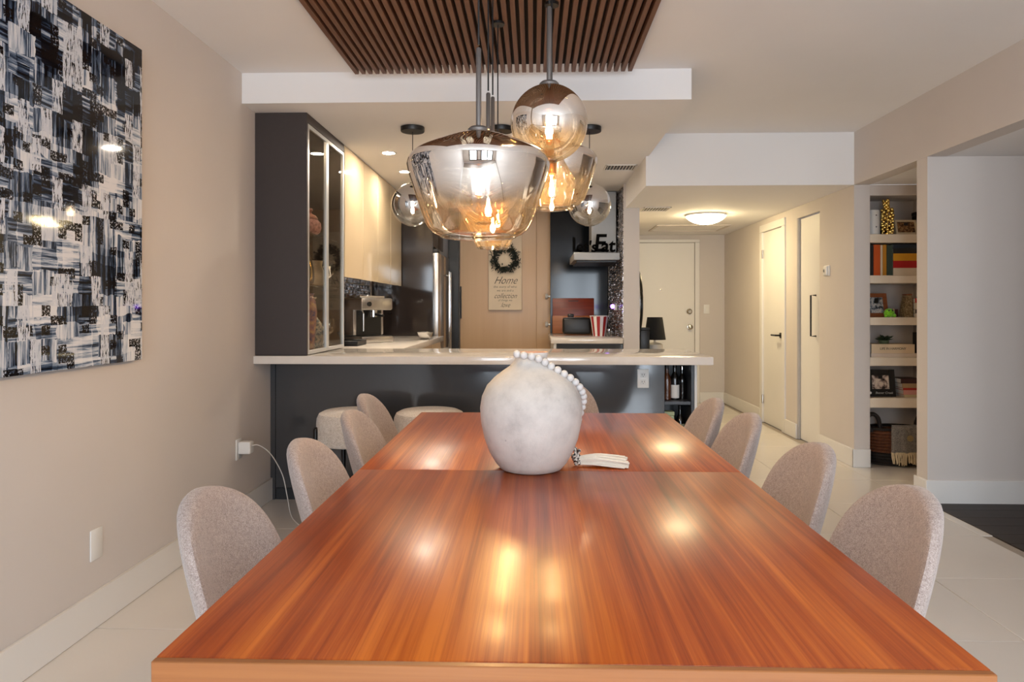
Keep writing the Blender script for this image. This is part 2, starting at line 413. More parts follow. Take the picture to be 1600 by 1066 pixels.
# niche shelves: each shelf board a part of the niche
ns = thing('niche_shelves', 'cream built-in niche shelving with five thick boards', 'shelf', (2.58, 5.39, 0))
ns['kind'] = 'structure'
SH = [1.79, 1.473, 1.151, .844, .531]; SB = [1.725, 1.413, 1.091, .779, .457]
SHELFM = mat('cream shelf paint', (232, 219, 200), .5, var=.01)
for a, c in zip(SH, SB): MB().rbox(.001, .489, .0, .299, c, a, .003, 1).build('shelf_board', SHELFM, ns)

# hallway doors
dr = struct(bpy.data.objects.new('door_1', None), 'white hallway door with black lever handle'); COL.objects.link(dr); dr.location = (XR, 6.88, 0)
MB().rbox(.005, .045, .03, .61, .005, 2.03, .002, 1).build('door_panel', WHITE, dr)
b = MB().rbox(-.016, .118, -.055, .028, 0, 2.034, .003, 1).rbox(-.016, .118, .612, .69, 0, 2.034, .003, 1).rbox(-.016, .118, -.055, .69, 2.0345, 2.11, .003, 1)
b.build('casing', WHITE, dr)
h = MB().cyl((0, 0, 0), .027, 0, .012, 16, M=Matrix.Translation((.005, .09, .95)) @ Matrix.Rotation(radians(-90), 4, 'Y'))
h.tube([(.0, .09, .95), (-.055, .09, .95)], .009).tube([(-.05, .085, .95), (-.052, .21, .95)], .009)
h.build('door_handle', BLACKM, dr, 'black lever handle')
for z in (.25, 1.8): MB().cyl((-.006, .615, z), .011, -.045, .045, 10).build('hinge', CHROME, dr, 'chrome hinge')
dr = struct(bpy.data.objects.new('door_2', None), 'white sliding closet door with long black pull'); COL.objects.link(dr); dr.location = (XR, 6.03, 0)
MB().rbox(.026, .06, .002, .505, .005, 2.05, .002, 1).build('door_panel', WHITE, dr)
b = MB().rbox(.004, .024, .494, .509, 0, 2.06, .002, 1); b.build('jamb', mat('jamb gap grey', (176, 172, 168), .5), dr)  # grey colour stands in for the dark gap at the door's far edge
h = MB().tube([(.026, .14, 1.335), (-.02, .14, 1.335), (-.02, .14, .975), (.026, .14, .975)], .008, 6)
h.build('pull_handle', BLACKM, dr, 'long black bar pull')
dr = struct(bpy.data.objects.new('door_3', None), 'white entry door with brass locks at hallway end'); COL.objects.link(dr); dr.location = (1.15, 9.0, 0)
MB().rbox(0, .92, -.02, .0, .005, 2.065, .003, 1).build('door_panel', WHITE, dr)
MB().rbox(.925, .985, -.035, -.0, 0, 2.069, .004, 1).rbox(-.06, -.005, -.035, 0, 0, 2.069, .004, 1).rbox(-.06, .985, -.035, 0, 2.07, 2.11, .004, 1).build('casing', WHITE, dr)
NICKEL = mat('satin nickel', (178, 172, 160), .25, 1)
RY = Matrix.Rotation(radians(90), 4, 'X')
MB().lathe([(.012, 0), (.012, .006), (.004, .008)], 14, M=Matrix.Translation((.49, -.02, 1.46)) @ RY).build('peephole', NICKEL, dr)
MB().lathe([(.036, 0), (.036, .012), (.02, .02), (.02, .03)], 16, M=Matrix.Translation((.855, -.02, 1.18)) @ RY).build('deadbolt', NICKEL, dr)
MB().lathe([(.036, 0), (.034, .008), (.014, .012), (.014, .035), (.03, .05), (.03, .062), (.012, .07)], 16, M=Matrix.Translation((.86, -.02, .98)) @ RY).build('door_knob', NICKEL, dr)

# ------------------------------------------------------------------ dining table
T = thing('dining_table', 'long glossy orange walnut dining table under the glass pendants', 'table', (0, 0, 0))
TZ, TX0, TX1, TY0, TYS, TY1 = .75, -.51, .595, .905, 2.005, 3.12
MB().rbox(TX0, TX1, TY0 + .012, TYS - .0008, TZ - .045, TZ, .0025, 2).build('tabletop', WALNUT, T)
MB().rbox(TX0, TX1, TYS + .0008, TY1, TZ - .045, TZ - .0004, .0025, 2).build('extension_leaf', WALNUT, T)
MB().rbox(TX0, TX1, TY0, TY0 + .0118, TZ - .045, TZ - .0003, .0015, 1).build('edge_band', EDGEWOOD, T, 'paler wood edge band')
for y in (1.15, 2.62):
    MB().rbox(-.1, .18, y, y + .22, .06, TZ - .045, .006, 1).build('leg', WALNUT, T)
    MB().rbox(-.16, .24, y - .06, y + .28, 0, .06, .01, 2).build('foot', WALNUT, T)

# ------------------------------------------------------------------ chairs
def make_chair():
    t = thing('dining_chair', '', 'chair', group='tweed chairs around the dining table')
    # origin under the top of the backrest; seat towards +x
    W, TH, n = .210, .052, 28
    v = []; f = []; rows = []
    zs = [0, .05, .12, .2, .3, .4, .5, .58, .66, .73, .79, .84, .885, .92, .95, .972, .988, .997, 1.0]
    for s in zs:
        z = .405 + .41 * s
        top = max(0, (s - .30) / .70)
        wv = W * (1 - top ** 4.2) ** .5 * (1.06 - .18 * s) if top < 1 else .0
        wv *= .90 + .10 * min(1, s / .35)
        th = TH * min(1, .35 + 1.25 * wv / W) if s < 1 else .004
        xm = -.035 + .112 * (1 - s) ** 1.25 + (.03 if s < .12 else 0) * (1 - s / .12)
        rows.append((z, max(wv, .004), th, xm))
    for z, wv, th, xm in rows:
        for k in range(n):
            a = 2 * pi * k / n; ca, sa = cos(a), sin(a)
            yy = wv * math.copysign(abs(ca) ** .62, ca)
            u = yy / W
            xx = xm + .075 * u * u + th / 2 * math.copysign(abs(sa) ** .75, sa)
            v.append((xx, yy, z))
    for i in range(len(rows) - 1):
        for k in range(n):
            k2 = (k + 1) % n; f.append((i * n + k, i * n + k2, (i + 1) * n + k2, (i + 1) * n + k))
    f.append(tuple(range(n - 1, -1, -1))); f.append(tuple((len(rows) - 1) * n + k for k in range(n)))
    MB().add(v, f, True).build('backrest', CHAIRF, t)
    sv = MB()
    prof = [(.80, .40), (.95, .41), (1.0, .435), (.97, .463), (.85, .474), (.4, .476)]
    pts = []; m = 28
    for r, z in prof:
        for k in range(m):
            a = 2 * pi * k / m; ca, sa = cos(a), sin(a)
            pts.append((.275 + .215 * r * math.copysign(abs(ca) ** .7, ca), .222 * r * math.copysign(abs(sa) ** .75, sa), z))
    fc = [(i * m + k, i * m + (k + 1) % m, (i + 1) * m + (k + 1) % m, (i + 1) * m + k) for i in range(len(prof) - 1) for k in range(m)]
    fc += [tuple(range(m - 1, -1, -1)), tuple((len(prof) - 1) * m + k for k in range(m))]
    sv.add(pts, fc, True).build('seat', CHAIRF, t)
    for sx, sy in ((.14, .13), (.14, -.13), (.41, .13), (.41, -.13)):
        ex = sx + (-.06 if sx < .2 else .05); ey = sy * 1.5
        MB().tube([(sx, sy, .405), (ex, ey, 0.0)], .012, 10, radii=[.014, .009]).build('leg', BLACKM, t)
    MB().tube([(.14, .13, .39), (.41, .13, .39), (.41, -.13, .39), (.14, -.13, .39), (.14, .12, .39)], .009, 6).build('seat_frame', BLACKM, t)
    return t
ch0 = make_chair()
seats = [(-.715, 1.525, 0, 'grey mauve tweed chair on the painting side, closest to the table front edge'),
         (-.695, 2.12, 0, 'grey mauve tweed chair on the painting side, second along the table'),
         (-.705, 2.735, 0, 'grey mauve tweed chair on the painting side, third along, before the cream stool'),
         (-.775, 3.25, 0, 'grey mauve tweed chair on the painting side at the far corner, pulled out furthest'),
         (.835, 1.59, pi, 'grey mauve tweed chair on the hallway side, closest to the table front edge'),
         (.83, 2.10, pi, 'grey mauve tweed chair on the hallway side, second along the table'),
         (.813, 2.70, pi, 'grey mauve tweed chair on the hallway side, third along the table'),
         (.795, 3.15, pi, 'grey mauve tweed chair on the hallway side at the far corner'),
         (.16, 3.86, -pi / 2, 'grey mauve tweed chair at the far table end, behind the vase')]
for i, (x, y, a, lab) in enumerate(seats):
    if i == 0: ch0.location = (x, y, 0); ch0.rotation_euler = (0, 0, a); ch0['label'] = lab
    else: clone(ch0, (x, y, 0), a, lab)

# ------------------------------------------------------------------ counter stools
def make_stool():
    t = thing('counter_stool', '', 'stool', group='drum stools at the peninsula')
    R = .205
    prof = [(R * .9, .445), (R * .985, .452), (R, .47), (R, .565), (R * .985, .595), (R * .93, .62), (R * .8, .633), (R * .5, .641), (.01, .643)]
    MB().lathe(prof, 40).build('seat', STOOLF, t)
    for k in range(4):
        a = radians(30) + k * pi / 2
        c, s_ = cos(a), sin(a)
        MB().tube([(c * R * 1.02, s_ * R * 1.02, .552), (c * R * 1.03, s_ * R * 1.03, .54), (c * R * 1.03, s_ * R * 1.03, .45), (c * (R + .012), s_ * (R + .012), 0)], .015, 12, radii=[.008, .015, .015, .011]).build('leg', BLACKM, t)
    pts = [((R - .008) * cos(2 * pi * k / 28), (R - .008) * sin(2 * pi * k / 28), .2) for k in range(29)]
    MB().tube(pts, .008, 8).build('foot_ring', BLACKM, t)
    return t
st = make_stool(); st.location = (-1.04, 3.95, 0); st['label'] = 'cream boucle drum stool nearest the wall charger'
clone(st, (-.60, 3.97, 0), 0, 'cream boucle drum stool mostly hidden behind the far table corner')

# ------------------------------------------------------------------ peninsula
P = thing('peninsula_cabinet', 'glossy charcoal kitchen peninsula with open bottle shelf', 'cabinet', (0, 4.36, 0))
MB().rbox(-1.645, .82, 0, .02, .075, .884, .0015, 1).build('front_panel', DARKPANEL, P)
MB().rbox(-1.68, -1.648, .0, .03, 0, .884, .0015, 1).build('filler_strip', DARKPANEL, P)
MB().box(-1.645, 1.0, .006, .03, 0, .071).build('toe_kick', mat('dull charcoal', (38, 40, 44), .45), P)
MB().box(-1.66, .80, .021, .5, .02, .884).build('carcass', BLACK, P)
MB().box(.81, .82, .021, .33, .075, .884).box(.82, .985, .32, .33, .075, .884).box(.82, .985, .021, .33, .075, .09).build('bottle_niche', BLACK, P)
for z in (.33, .615): MB().rbox(.8205, .9845, .012, .318, z, z + .02, .001, 1).build('shelf_board', mat('charcoal shelf', (58, 60, 66), .4), P)
MB().rbox(.985, 1.005, 0, .5, 0, .884, .0015, 1).build('side_panel', mat('charcoal laminate', (52, 55, 60), .4), P)
MB().rbox(1.006, 1.022, 0, .5, 0, .884, .0015, 1).build('end_panel', WHITE, P, 'white end panel')
tag(MB().rbox(XL, 1.055, 4.09, 4.885, .886, .935, .004, 2).build('countertop', STONE), 'pale quartz countertop slab on the peninsula', 'countertop')

def bottle(name, label, loc, glassm, labm, capm, sc=1, lab_h=(.06, .15)):
    t = thing(name, label, 'bottle', loc, group='bottles in the peninsula niche')
    p = [(.032, 0), (.036, .004), (.036, .16), (.033, .18), (.016, .215), (.0135, .225), (.0135, .27)]
    MB().lathe([(r * sc, z * sc) for r, z in p], 20).build('glass_body', glassm, t)
    MB().lathe([(.0145 * sc, .255 * sc), (.0145 * sc, .285 * sc), (.012 * sc, .288 * sc)], 14).build('cap', capm, t)
    MB().lathe([(.0366 * sc, lab_h[0] * sc), (.0366 * sc, lab_h[1] * sc)], 20, capb=False, capt=False).build('paper_label', labm, t)
    return t
DG = mat('dark bottle glass', (16, 14, 12), .08, coat=.4); PAPER = mat('white paper', (226, 222, 216), .7)
bottle('wine_bottle', 'dark bottle with white label on the upper niche shelf', (.905, 4.47, .635), DG, PAPER, BLACK, .8, (.015, .12))
AMB = mat('amber faceted glass', (84, 44, 20), .12, coat=.5, bump=.8, bscale=70)
bottle('wine_bottle', 'amber textured bottle standing beside the white-labelled bottle', (.853, 4.46, .635), AMB, AMB, BLACK, .78, (.05, .1))
bottle('wine_bottle', 'dark amber bottle by the outer side of upper niche shelf', (.958, 4.5, .635), DG, DG, CHROME, .74)
bottle('wine_bottle', 'dark bottle with pale label on the lower niche shelf', (.945, 4.5, .35), DG, mat('olive label', (150, 148, 120), .6), BLACK, .85, (.09, .15))
t = thing('gift_box', 'pale green patterned box on the lower niche shelf', 'box', (.858, 4.44, .35))
MB().rbox(-.032, .032, -.03, .03, 0, .19, .003, 1).build('box_body', photo_mat('green patterned card', [(.35, (120, 140, 92)), (.55, (190, 196, 160)), (.7, (206, 206, 180))], 60), t)
MB().rbox(-.034, .034, -.032, .032, .1905, .215, .003, 1).build('lid', mat('sage card', (168, 178, 140), .6), t)

def outlet(name, label, loc, M, slots=True, sw=False):
    o = thing(name, label, 'outlet' if not sw else 'switch', loc)
    MB().rbox(-.036, .036, -.006, 0, -.059, .059, .003, 2, M=M).build('cover_plate', PLASTIC, o)
    if slots:
        b = MB()
        for z in (-.022, .022):
            b.rbox(-.017, .017, -.0085, -.006, z - .014, z + .014, .002, 1, M=M)
        b.build('receptacle', mat('plastic receptacle', (214, 212, 208), .35), o)
        for z in (-.022, .022):
            for x in (-.007, .007): MB().box(x - .0015, x + .0015, -.0092, -.0085, z - .002, z + .008, M=M).build('slot', BLACK, o)
            MB().box(-.002, .002, -.0092, -.0085, z - .011, z - .006, M=M).build('slot', BLACK, o)
    if sw: MB().rbox(-.016, .016, -.010, -.006, -.033, .033, .002, 1, M=M).build('rocker', PLASTIC, o)
    return o
I4 = Matrix.Identity(4); LW = Matrix.Rotation(radians(90), 4, 'Z')
outlet('wall_outlet', 'white outlet plate on the charcoal peninsula front', (.685, 4.36, .78), I4)
outlet('wall_outlet', 'blank white outlet plate low on beige wall under painting', (XL, 2.6, .317), LW, slots=False, sw=False)
outlet('wall_outlet', 'white outlet plate holding the charger near the peninsula', (XL, 3.88, .42), LW)
outlet('light_switch', 'white light switch beside the entry door', (2.23, 9.0, 1.21), I4, slots=False, sw=True)
c = thing('usb_charger', 'white plug-in charger with cord trailing to floor', 'charger', (XL + .0095, 3.88, .43))
MB().rbox(.001, .07, -.03, .03, -.035, .035, .008, 3).build('plug_body', PLASTIC, c)
cp = [(.07, 0, .01), (.1, .03, .005), (.14, .1, -.06), (.17, .2, -.2), (.2, .2, -.33), (.25, .12, -.415), (.34, -.02, -.426), (.44, -.12, -.426), (.6, -.2, -.426)]
def smooth_path(p, n=6):
    out = []
    P_ = [Vector(p[0])] + [Vector(q) for q in p] + [Vector(p[-1])]
    for i in range(1, len(P_) - 2):
        for k in range(n):
            t_ = k / n; a, b_, c_, d_ = P_[i - 1], P_[i], P_[i + 1], P_[i + 2]
            out.append(.5 * (2 * b_ + (c_ - a) * t_ + (2 * a - 5 * b_ + 4 * c_ - d_) * t_ ** 2 + (3 * b_ - a - 3 * c_ + d_) * t_ ** 3))
    out.append(P_[-1]); return out
MB().tube(smooth_path(cp), .0028, 7).build('cord', PLASTIC, c)

# ------------------------------------------------------------------ glass display cabinet
G = thing('display_cabinet', 'tall dark umber cabinet with glass doors on the peninsula', 'cabinet', (XL, 4.115, .936))
CH = 2.398 - .936; CD = .815; CX = .317
MB().rbox(.001, CX, 0, .02, 0, CH, .001, 1).build('side_panel', DARKSIDE, G)
MB().rbox(.001, CX - .02, CD - .018, CD, 0, CH, .001, 1).build('side_panel', DARKSIDE, G)
INNER = mat('brown cabinet interior', (104, 88, 70), .6)
MB().box(.001, .012, .02, CD - .018, 0, CH).build('back_panel', INNER, G)
MB().rbox(.012, CX, .02, CD, CH - .055, CH, .001, 1).build('top_panel', DARKSIDE, G)
MB().rbox(.012, CX - .02, .02, CD - .018, 0, .02, .001, 1).build('bottom_panel', INNER, G)
SHG = [.43, .76]
for z in SHG:
    for y0, y1 in ((.021, .405), (.407, CD - .019)):
        MB().rbox(.013, CX - .035, y0, y1, z - .008, z, .001, 1).build('glass_shelf', CLEAR, G)
for y0, y1 in ((.022, .417), (.419, CD)):
    d = MB(); f0 = .024
    z0, z1 = .004, CH - .058
    for q in ((y0, y0 + f0, z0, z1), (y1 - f0, y1, z0, z1), (y0 + f0, y1 - f0, z0, z0 + f0), (y0 + f0, y1 - f0, z1 - f0, z1)):
        d.rbox(CX - .018, CX, q[0], q[1], q[2], q[3], .0015, 1)
    do = d.build('door_frame', ALU, G, 'satin aluminium door frame')
    MB().box(CX - .012, CX - .008, y0 + f0, y1 - f0, z0 + f0, z1 - f0).build('glass_pane', CABGLASS, do)
MB().box(.1, .2, .03, .39, CH - .06, CH - .0555).build('added_glow_strip', emitter('added cabinet glow', (1, .8, .55), 16), G)  # added glowing strip, only there to brighten the cabinet contents
GX, GY, GZ = XL, 4.115, .936
PINK = mat('pink crackle porcelain', (196, 152, 156), .35, var=.5, vscale=60, bump=.6, bscale=60)
t = thing('lidded_jar', 'pink textured lidded jar on the upper glass shelf', 'jar', (GX + .215, GY + .36, GZ + .7605))
MB().lathe([(.04, 0), (.066, .02), (.076, .05), (.072, .08), (.056, .1), (.05, .105)], 24).build('body', PINK, t)
MB().lathe([(.054, .106), (.054, .112), (.04, .13), (.02, .14), (.012, .15), (.022, .165), (.016, .178), (.003, .18)], 24).build('lid', mat('dusty pink glaze', (176, 128, 118), .3), t)
t = thing('serving_plate', 'black rimmed plate propped on the middle glass shelf', 'plate', (GX + .25, GY + .19, GZ + .542))
Mp = Matrix.Rotation(radians(80), 4, 'Y')
MB().lathe([(.001, -.004), (.085, -.004), (.11, .008), (.11, .012), (.085, .002), (.001, .0)], 28, M=Mp).build('plate_body', BLACK, t)
MB().lathe([(.078, .004), (.086, .0065)], 28, M=Mp, capb=False, capt=False).build('gilt_ring', mat('gilt', (206, 176, 96), .2, .9), t, 'gilt ring')
t = thing('cream_jug', 'cream ceramic jug on the middle glass shelf', 'jug', (GX + .215, GY + .45, GZ + .4305))
MB().lathe([(.05, 0), (.066, .01), (.075, .05), (.066, .1), (.052, .14), (.058, .17)], 24).build('body', mat('cream glaze', (220, 206, 180), .3), t)
MB().tube([(.065, 0, .13), (.105, 0, .13), (.11, 0, .07), (.07, 0, .04)], .008, 8).build('handle', mat('cream glaze', (220, 206, 180), .3), t)
BW = photo_mat('blue and white porcelain', [(.40, (226, 226, 220)), (.5, (190, 204, 210)), (.56, (96, 130, 158)), (.68, (60, 92, 120))], 34)
t = thing('porcelain_vase', 'blue and white bottle vase on the cabinet floor', 'vase', (GX + .20, GY + .45, GZ + .021))
MB().lathe([(.05, 0), (.07, .01), (.085, .05), (.088, .1), (.075, .15), (.045, .19), (.026, .22), (.02, .27), (.022, .32), (.03, .335), (.026, .336)], 28).build('body', BW, t)
MB().lathe([(.028, .325), (.032, .335), (.032, .338)], 20).build('lip', mat('porcelain white', (226, 224, 216), .25), t)
PV = photo_mat('coral and violet glaze', [(.38, (92, 100, 160)), (.5, (176, 140, 150)), (.66, (206, 180, 150))], 20)
t = thing('glazed_vase', 'coral and violet glazed vase behind the blue bottle vase', 'vase', (GX + .215, GY + .29, GZ + .021))
MB().lathe([(.04, 0), (.052, .01), (.06, .12), (.07, .24), (.06, .31), (.045, .34), (.05, .355)], 24).build('body', PV, t)
MB().lathe([(.046, .35), (.054, .356), (.054, .36)], 20).build('lip', PV, t)
for k, (yy, zz) in enumerate(((.70, .021), (.72, .4305))):
    t = thing('wine_glass', ['stemmed glass on the cabinet floor behind far door', 'stemmed glass on middle shelf behind far door'][k], 'glass', (GX + .245, GY + yy, GZ + zz))
    MB().lathe([(.034, 0), (.03, .004), (.005, .008), (.004, .08)], 20).build('stem', CLEAR, t)
    MB().lathe([(.005, .08), (.03, .1), (.038, .13), (.036, .17), (.032, .19)], 20, capb=False, capt=False).build('bowl', CLEAR, t)

# ------------------------------------------------------------------ kitchen: wall cabinets, left run, fridge, pantry
XU = -1.363
for k in range(4):
    y0 = 4.95 + k * .535; y1 = y0 + .53
    t = thing('wall_cabinet', ['glossy cream wall cabinet next to the glass display cabinet', 'second glossy cream wall cabinet beyond the display cabinet',
               'third glossy cream wall cabinet over the espresso machine', 'glossy cream wall cabinet against the dark fridge panel'][k], 'cabinet', (XL, y0, 1.45), group='cream wall cabinets')
    MB().box(.002, .297, 0, y1 - y0, .0, .945).build('body', CREAM, t)
    MB().rbox(.2975, .317, .001, y1 - y0 - .001, -.002, .946, .0015, 1).build('door', CREAM, t)
# lower run
L = thing('base_cabinet', 'cream base cabinet run under the side counter', 'cabinet', (XL, 4.9, 0))
MB().box(.01, .70, .0, 2.2, .1, .884).build('body', CREAM, L)
MB().box(.01, .66, .0, 2.2, 0, .099).build('toe_kick', BLACK, L)
for k in range(4): MB().rbox(.701, .72, .002 + k * .55, .548 + k * .55, .105, .882, .0015, 1).build('door', CREAM, L)
tag(MB().rbox(XL + .001, -.93, 4.887, 7.1, .886, .935, .004, 2).build('countertop', STONE), 'pale quartz side counter under the cream cabinets', 'countertop')

def mosaic(wall, name, o, u, v, nu, nv, size, nrm, label):
    """small metallic tiles set slightly uneven on a wall: one joined surface of separate pieces"""
    b = MB(); O, U, V, N = Vector(o), Vector(u), Vector(v), Vector(nrm); rn = random.Random(3)
    for j in range(nv):
        off = .5 if j % 2 else 0
        for i in range(nu):
            a0 = (i + off) * size[0]; c0 = j * size[1]; e = .002
            t1, t2 = rn.uniform(-.0035, .0035), rn.uniform(-.0035, .0035); hgt = .006
            P4 = [(a0 + e, c0 + e, hgt + t1), (a0 + size[0] - e, c0 + e, hgt + t2), (a0 + size[0] - e, c0 + size[1] - e, hgt - t1), (a0 + e, c0 + size[1] - e, hgt - t2)]
            B4 = [(p, q, 0) for p, q, _ in P4]
            vv = [O + U * p + V * q + N * r for p, q, r in P4 + B4]
            b.add(vv, [(0, 1, 2, 3), (0, 4, 5, 1), (1, 5, 6, 2), (2, 6, 7, 3), (3, 7, 4, 0)])
    ob = b.build(name, MOSAIC, wall, label); ob['kind'] = 'stuff'
    return ob
mosaic(bpy.data.objects['wall_left'], 'mosaic_tiles', (XL, 4.94, .937), (0, 1, 0), (0, 0, 1), 52, 17, (.04, .03), (1, 0, 0), 'small metallic mosaic tiles behind the espresso machine')
mosaic(bpy.data.objects['wall_partition'], 'mosaic_tiles', (.85, 6.58, .94), (0, 1, 0), (0, 0, 1), 42, 72, (.03, .02), (-1, 0, 0), 'small metallic mosaic tiles on the range hood wall')

F = thing('fridge_surround', 'dark glossy tall panel and cabinet around the fridge', 'cabinet', (XL, 7.12, 0))
MB().rbox(.001, .64, 0, .025, 0, 2.397, .0015, 1).build('side_panel', mat('glossy dark umber', (44, 38, 36), .07, coat=.4), F)
MB().box(.001, .60, .026, .95, 1.9, 2.397).build('upper_box', DARKSIDE, F)
MB().rbox(.601, .62, .03, .948, 1.88, 2.395, .0015, 1).build('door', mat('bronze lacquer', (108, 84, 58), .2, coat=.3), F)
MB().rbox(.68, .80, .955, .985, 0, 2.397, .001, 1).build('filler_strip', BLACK, F)  # black strip stands in for the dark gap between fridge and pantry
R = thing('refrigerator', 'stainless steel fridge with long bar handles', 'fridge', (XL, 7.155, 0))
MB().rbox(.02, .62, 0, .90, .02, 1.80, .006, 1).build('body', mat('fridge side grey', (92, 90, 88), .4), R)
for k, (y0, y1, z0, z1) in enumerate(((.003, .448, .62, 1.80), (.452, .897, .62, 1.80), (.003, .897, .06, .61))):
    d = MB().rbox(.621, .69, y0, y1, z0, z1, .008, 2).build('door' if k < 2 else 'drawer', STEEL, R)
    if k < 2:
        yh = y1 - .05 if k == 0 else y0 + .05
        hb = MB().tube([(.755, yh, z0 + .12), (.755, yh, z1 - .18)], .012, 10)
        for zz in (z0 + .16, z1 - .22): hb.tube([(.69, yh, zz), (.755, yh, zz)], .010, 8)
        hb.build('handle', CHROME, d)
    else:
        hb = MB().tube([(.755, .1, .5), (.755, .8, .5)], .012, 10)
        for yy in (.15, .75): hb.tube([(.69, yy, .5), (.755, yy, .5)], .010, 8)
        hb.build('handle', CHROME, d)
MB().rbox(.5, .69, .0, .12, 1.802, 1.84, .004, 1).build('hinge_cover', BLACK, R)

Q = thing('pantry_cabinet', 'warm beige tall pantry front behind the wreath sign', 'cabinet', (-.87, 8.13, 0))
MB().box(0, 1.065, .02, .069, 0, 2.397).build('body', PANTRY, Q)
MB().rbox(.001, .9, 0, .0195, .06, 2.395, .002, 1).build('door', PANTRY, Q)
MB().rbox(.903, 1.064, 0, .0195, .06, 2.395, .002, 1).build('filler_panel', PANTRY, Q)
MB().rbox(.006, .02, -.03, 0, 1.10, 1.48, .003, 1).build('handle', BLACKM, Q, 'slim black bar handle')

SG = thing('wall_sign', 'cream wooden sign with black script lettering and wreath', 'sign', (-.335, 8.13, 1.2))
SIGN = mat('cream painted board', (222, 202, 174), .6, var=.02)
MB().rbox(-.195, .195, -.05, -.001, 0, .92, .003, 1).build('board', SIGN, SG)
INK = mat('black ink', (34, 28, 24), .6)
for tx, z, sz, sh, xs_ in (('Home', .345, .125, .55, .85), ('the story of who', .272, .040, .15, 1.0), ('we are and a', .229, .038, .15, 1.0), ('collection', .165, .086, .55, .78),
                           ('of things we', .115, .034, .15, 1.0), ('love', .058, .080, .55, .8)):
    text_obj('lettering', tx, sz, INK, SG, Matrix.Translation((0, -.0505, z)) @ FACE_CAM, .0006, sh, xs=xs_, bold=-.0008 * sz / .09)
LEAF = mat('dark boxwood leaf', (22, 30, 18), .6, var=.5, vscale=30)
wb = MB(); rn = random.Random(5)
for k in range(520):
    a = rn.uniform(0, 2 * pi); rr = .125 + rn.gauss(0, .024)
    c = Vector((rr * cos(a), -.03 + rn.uniform(-.035, .015), rr * sin(a)))
    d = Vector((cos(a + rn.uniform(-1.4, 1.4)), rn.uniform(-.7, .3), sin(a + rn.uniform(-1.4, 1.4)))).normalized()
    s_ = d.cross(Vector((rn.uniform(-1, 1), rn.uniform(-1, 1), rn.uniform(-1, 1)))).normalized()
    l, ww = rn.uniform(.03, .055), .008
    n_ = d.cross(s_) * .004
    wb.add([c - d * l * .4, c + s_ * ww + n_, c + d * l * .6, c - s_ * ww + n_], [(0, 1, 2), (0, 2, 3)])
wo = thing('wreath', 'dark green round wreath hung on the cream sign', 'wreath', (-.335, 8.072, 1.80))
lv = wb.build('leaves', LEAF, wo); lv['kind'] = 'stuff'
MB().tube([(.125 * cos(2 * pi * k / 24), -.012, .125 * sin(2 * pi * k / 24)) for k in range(25)], .012, 6).build('ring', mat('twig brown', (62, 44, 28), .8), wo)
MB().tube([(0, -.02, .11), (.002, -.012, .2)], .004, 6).build('hanging_ribbon', mat('ochre ribbon', (150, 104, 40), .6), wo)

# range side: run along the partition
K = thing('range_cabinet', 'dark base cabinet run below the range hood', 'cabinet', (.17, 6.58, 0))
MB().box(.05, .675, .02, 1.3, .08, .884).build('carcass', BLACK, K)
MB().rbox(.05, .675, 0, .018, .09, .876, .0015, 1).build('end_panel', DARKPANEL, K)
MB().rbox(.02, .046, 0, 1.3, .0, .884, .0015, 1).build('door', WHITE, K, 'white edge panel')
tag(MB().rbox(.165, .845, 6.555, 7.9, .886, .935, .004, 2).build('countertop', STONE), 'pale quartz counter by the boards and popcorn bucket', 'countertop')
BP = thing('splash_panel', 'dark reflective glass panel behind the wooden boards', 'panel', (.19, 7.9, .936))
MB().rbox(0, .655, 0, .03, 0, 1.46, .002, 1).build('glass_sheet', DARKGLASS, BP)
for z in (.10, .42):
    MB().lathe([(.012, 0), (.012, .02), (.03, .03), (.034, .045), (.022, .06)], 14, M=Matrix.Translation((-.001, .015, z)) @ Matrix.Rotation(radians(-90), 4, 'Y')).build('knob', mat('bright nickel', (230, 228, 224), .3, .5), BP, 'chrome knob')
hd = thing('range_hood', 'stainless chimney range hood on mosaic wall', 'hood', (.84, 6.75, 1.69))
MB().rbox(-.45, 0, 0, .75, 0, .075, .004, 1).build('canopy', HOODM, hd)
MB().rbox(-.26, -.012, .22, .53, .0755, .705, .003, 1).build('chimney', HOODM, hd)
MB().rbox(-.42, -.03, .04, .71, -.02, -.0005, .003, 1).build('filter_tray', BLACK, hd)
tl = thing('letter_sign', 'black cut-out letters standing on the range hood', 'sign', (.60, 6.80, 1.766))
for tx, x, sz, sh in (("L", -.18, .2, 0), ("et's", -.085, .15, .1), ("E", .045, .24, .1), ("at", .125, .18, .1)):
    z = sz * .36
    text_obj('letter', tx, sz, mat('matte black letters', (8, 8, 8), .9, spec=.05), tl, Matrix.Translation((x, 0, z)) @ FACE_CAM, .008, sh, bold=.004)
MB().rbox(-.22, .18, -.008, .012, 0, .008, .002, 1).build('base_strip', BLACK, tl)
# boards, toaster, popcorn bucket
RW = wood('mahogany board', [(.3, (78, 24, 12)), (.55, (124, 44, 22)), (.75, (150, 66, 34))], axis=0, across=30, along=2, rough=.35)
BWD = wood('teak board', [(.3, (124, 66, 28)), (.55, (160, 92, 44)), (.75, (180, 114, 60))], axis=0, across=30, along=2, rough=.4)
t = thing('cutting_board', 'tall mahogany cutting board leaning against the dark glass', 'board', (.45, 7.86, .9365))
Mt = Matrix.Rotation(radians(-4), 4, 'X')
MB().rbox(-.235, .235, -.012, .012, 0, .40, .006, 2, M=Mt).build('board_body', RW, t)
MB().rbox(-.06, .06, -.013, .013, .36, .375, .004, 1, M=Mt).build('grip_slot', BLACK, t)
t = thing('cutting_board', 'shorter teak board standing before the mahogany board', 'board', (.43, 7.79, .9365))
MB().rbox(-.22, .22, -.011, .011, 0, .20, .006, 2, M=Mt).build('board_body', BWD, t)
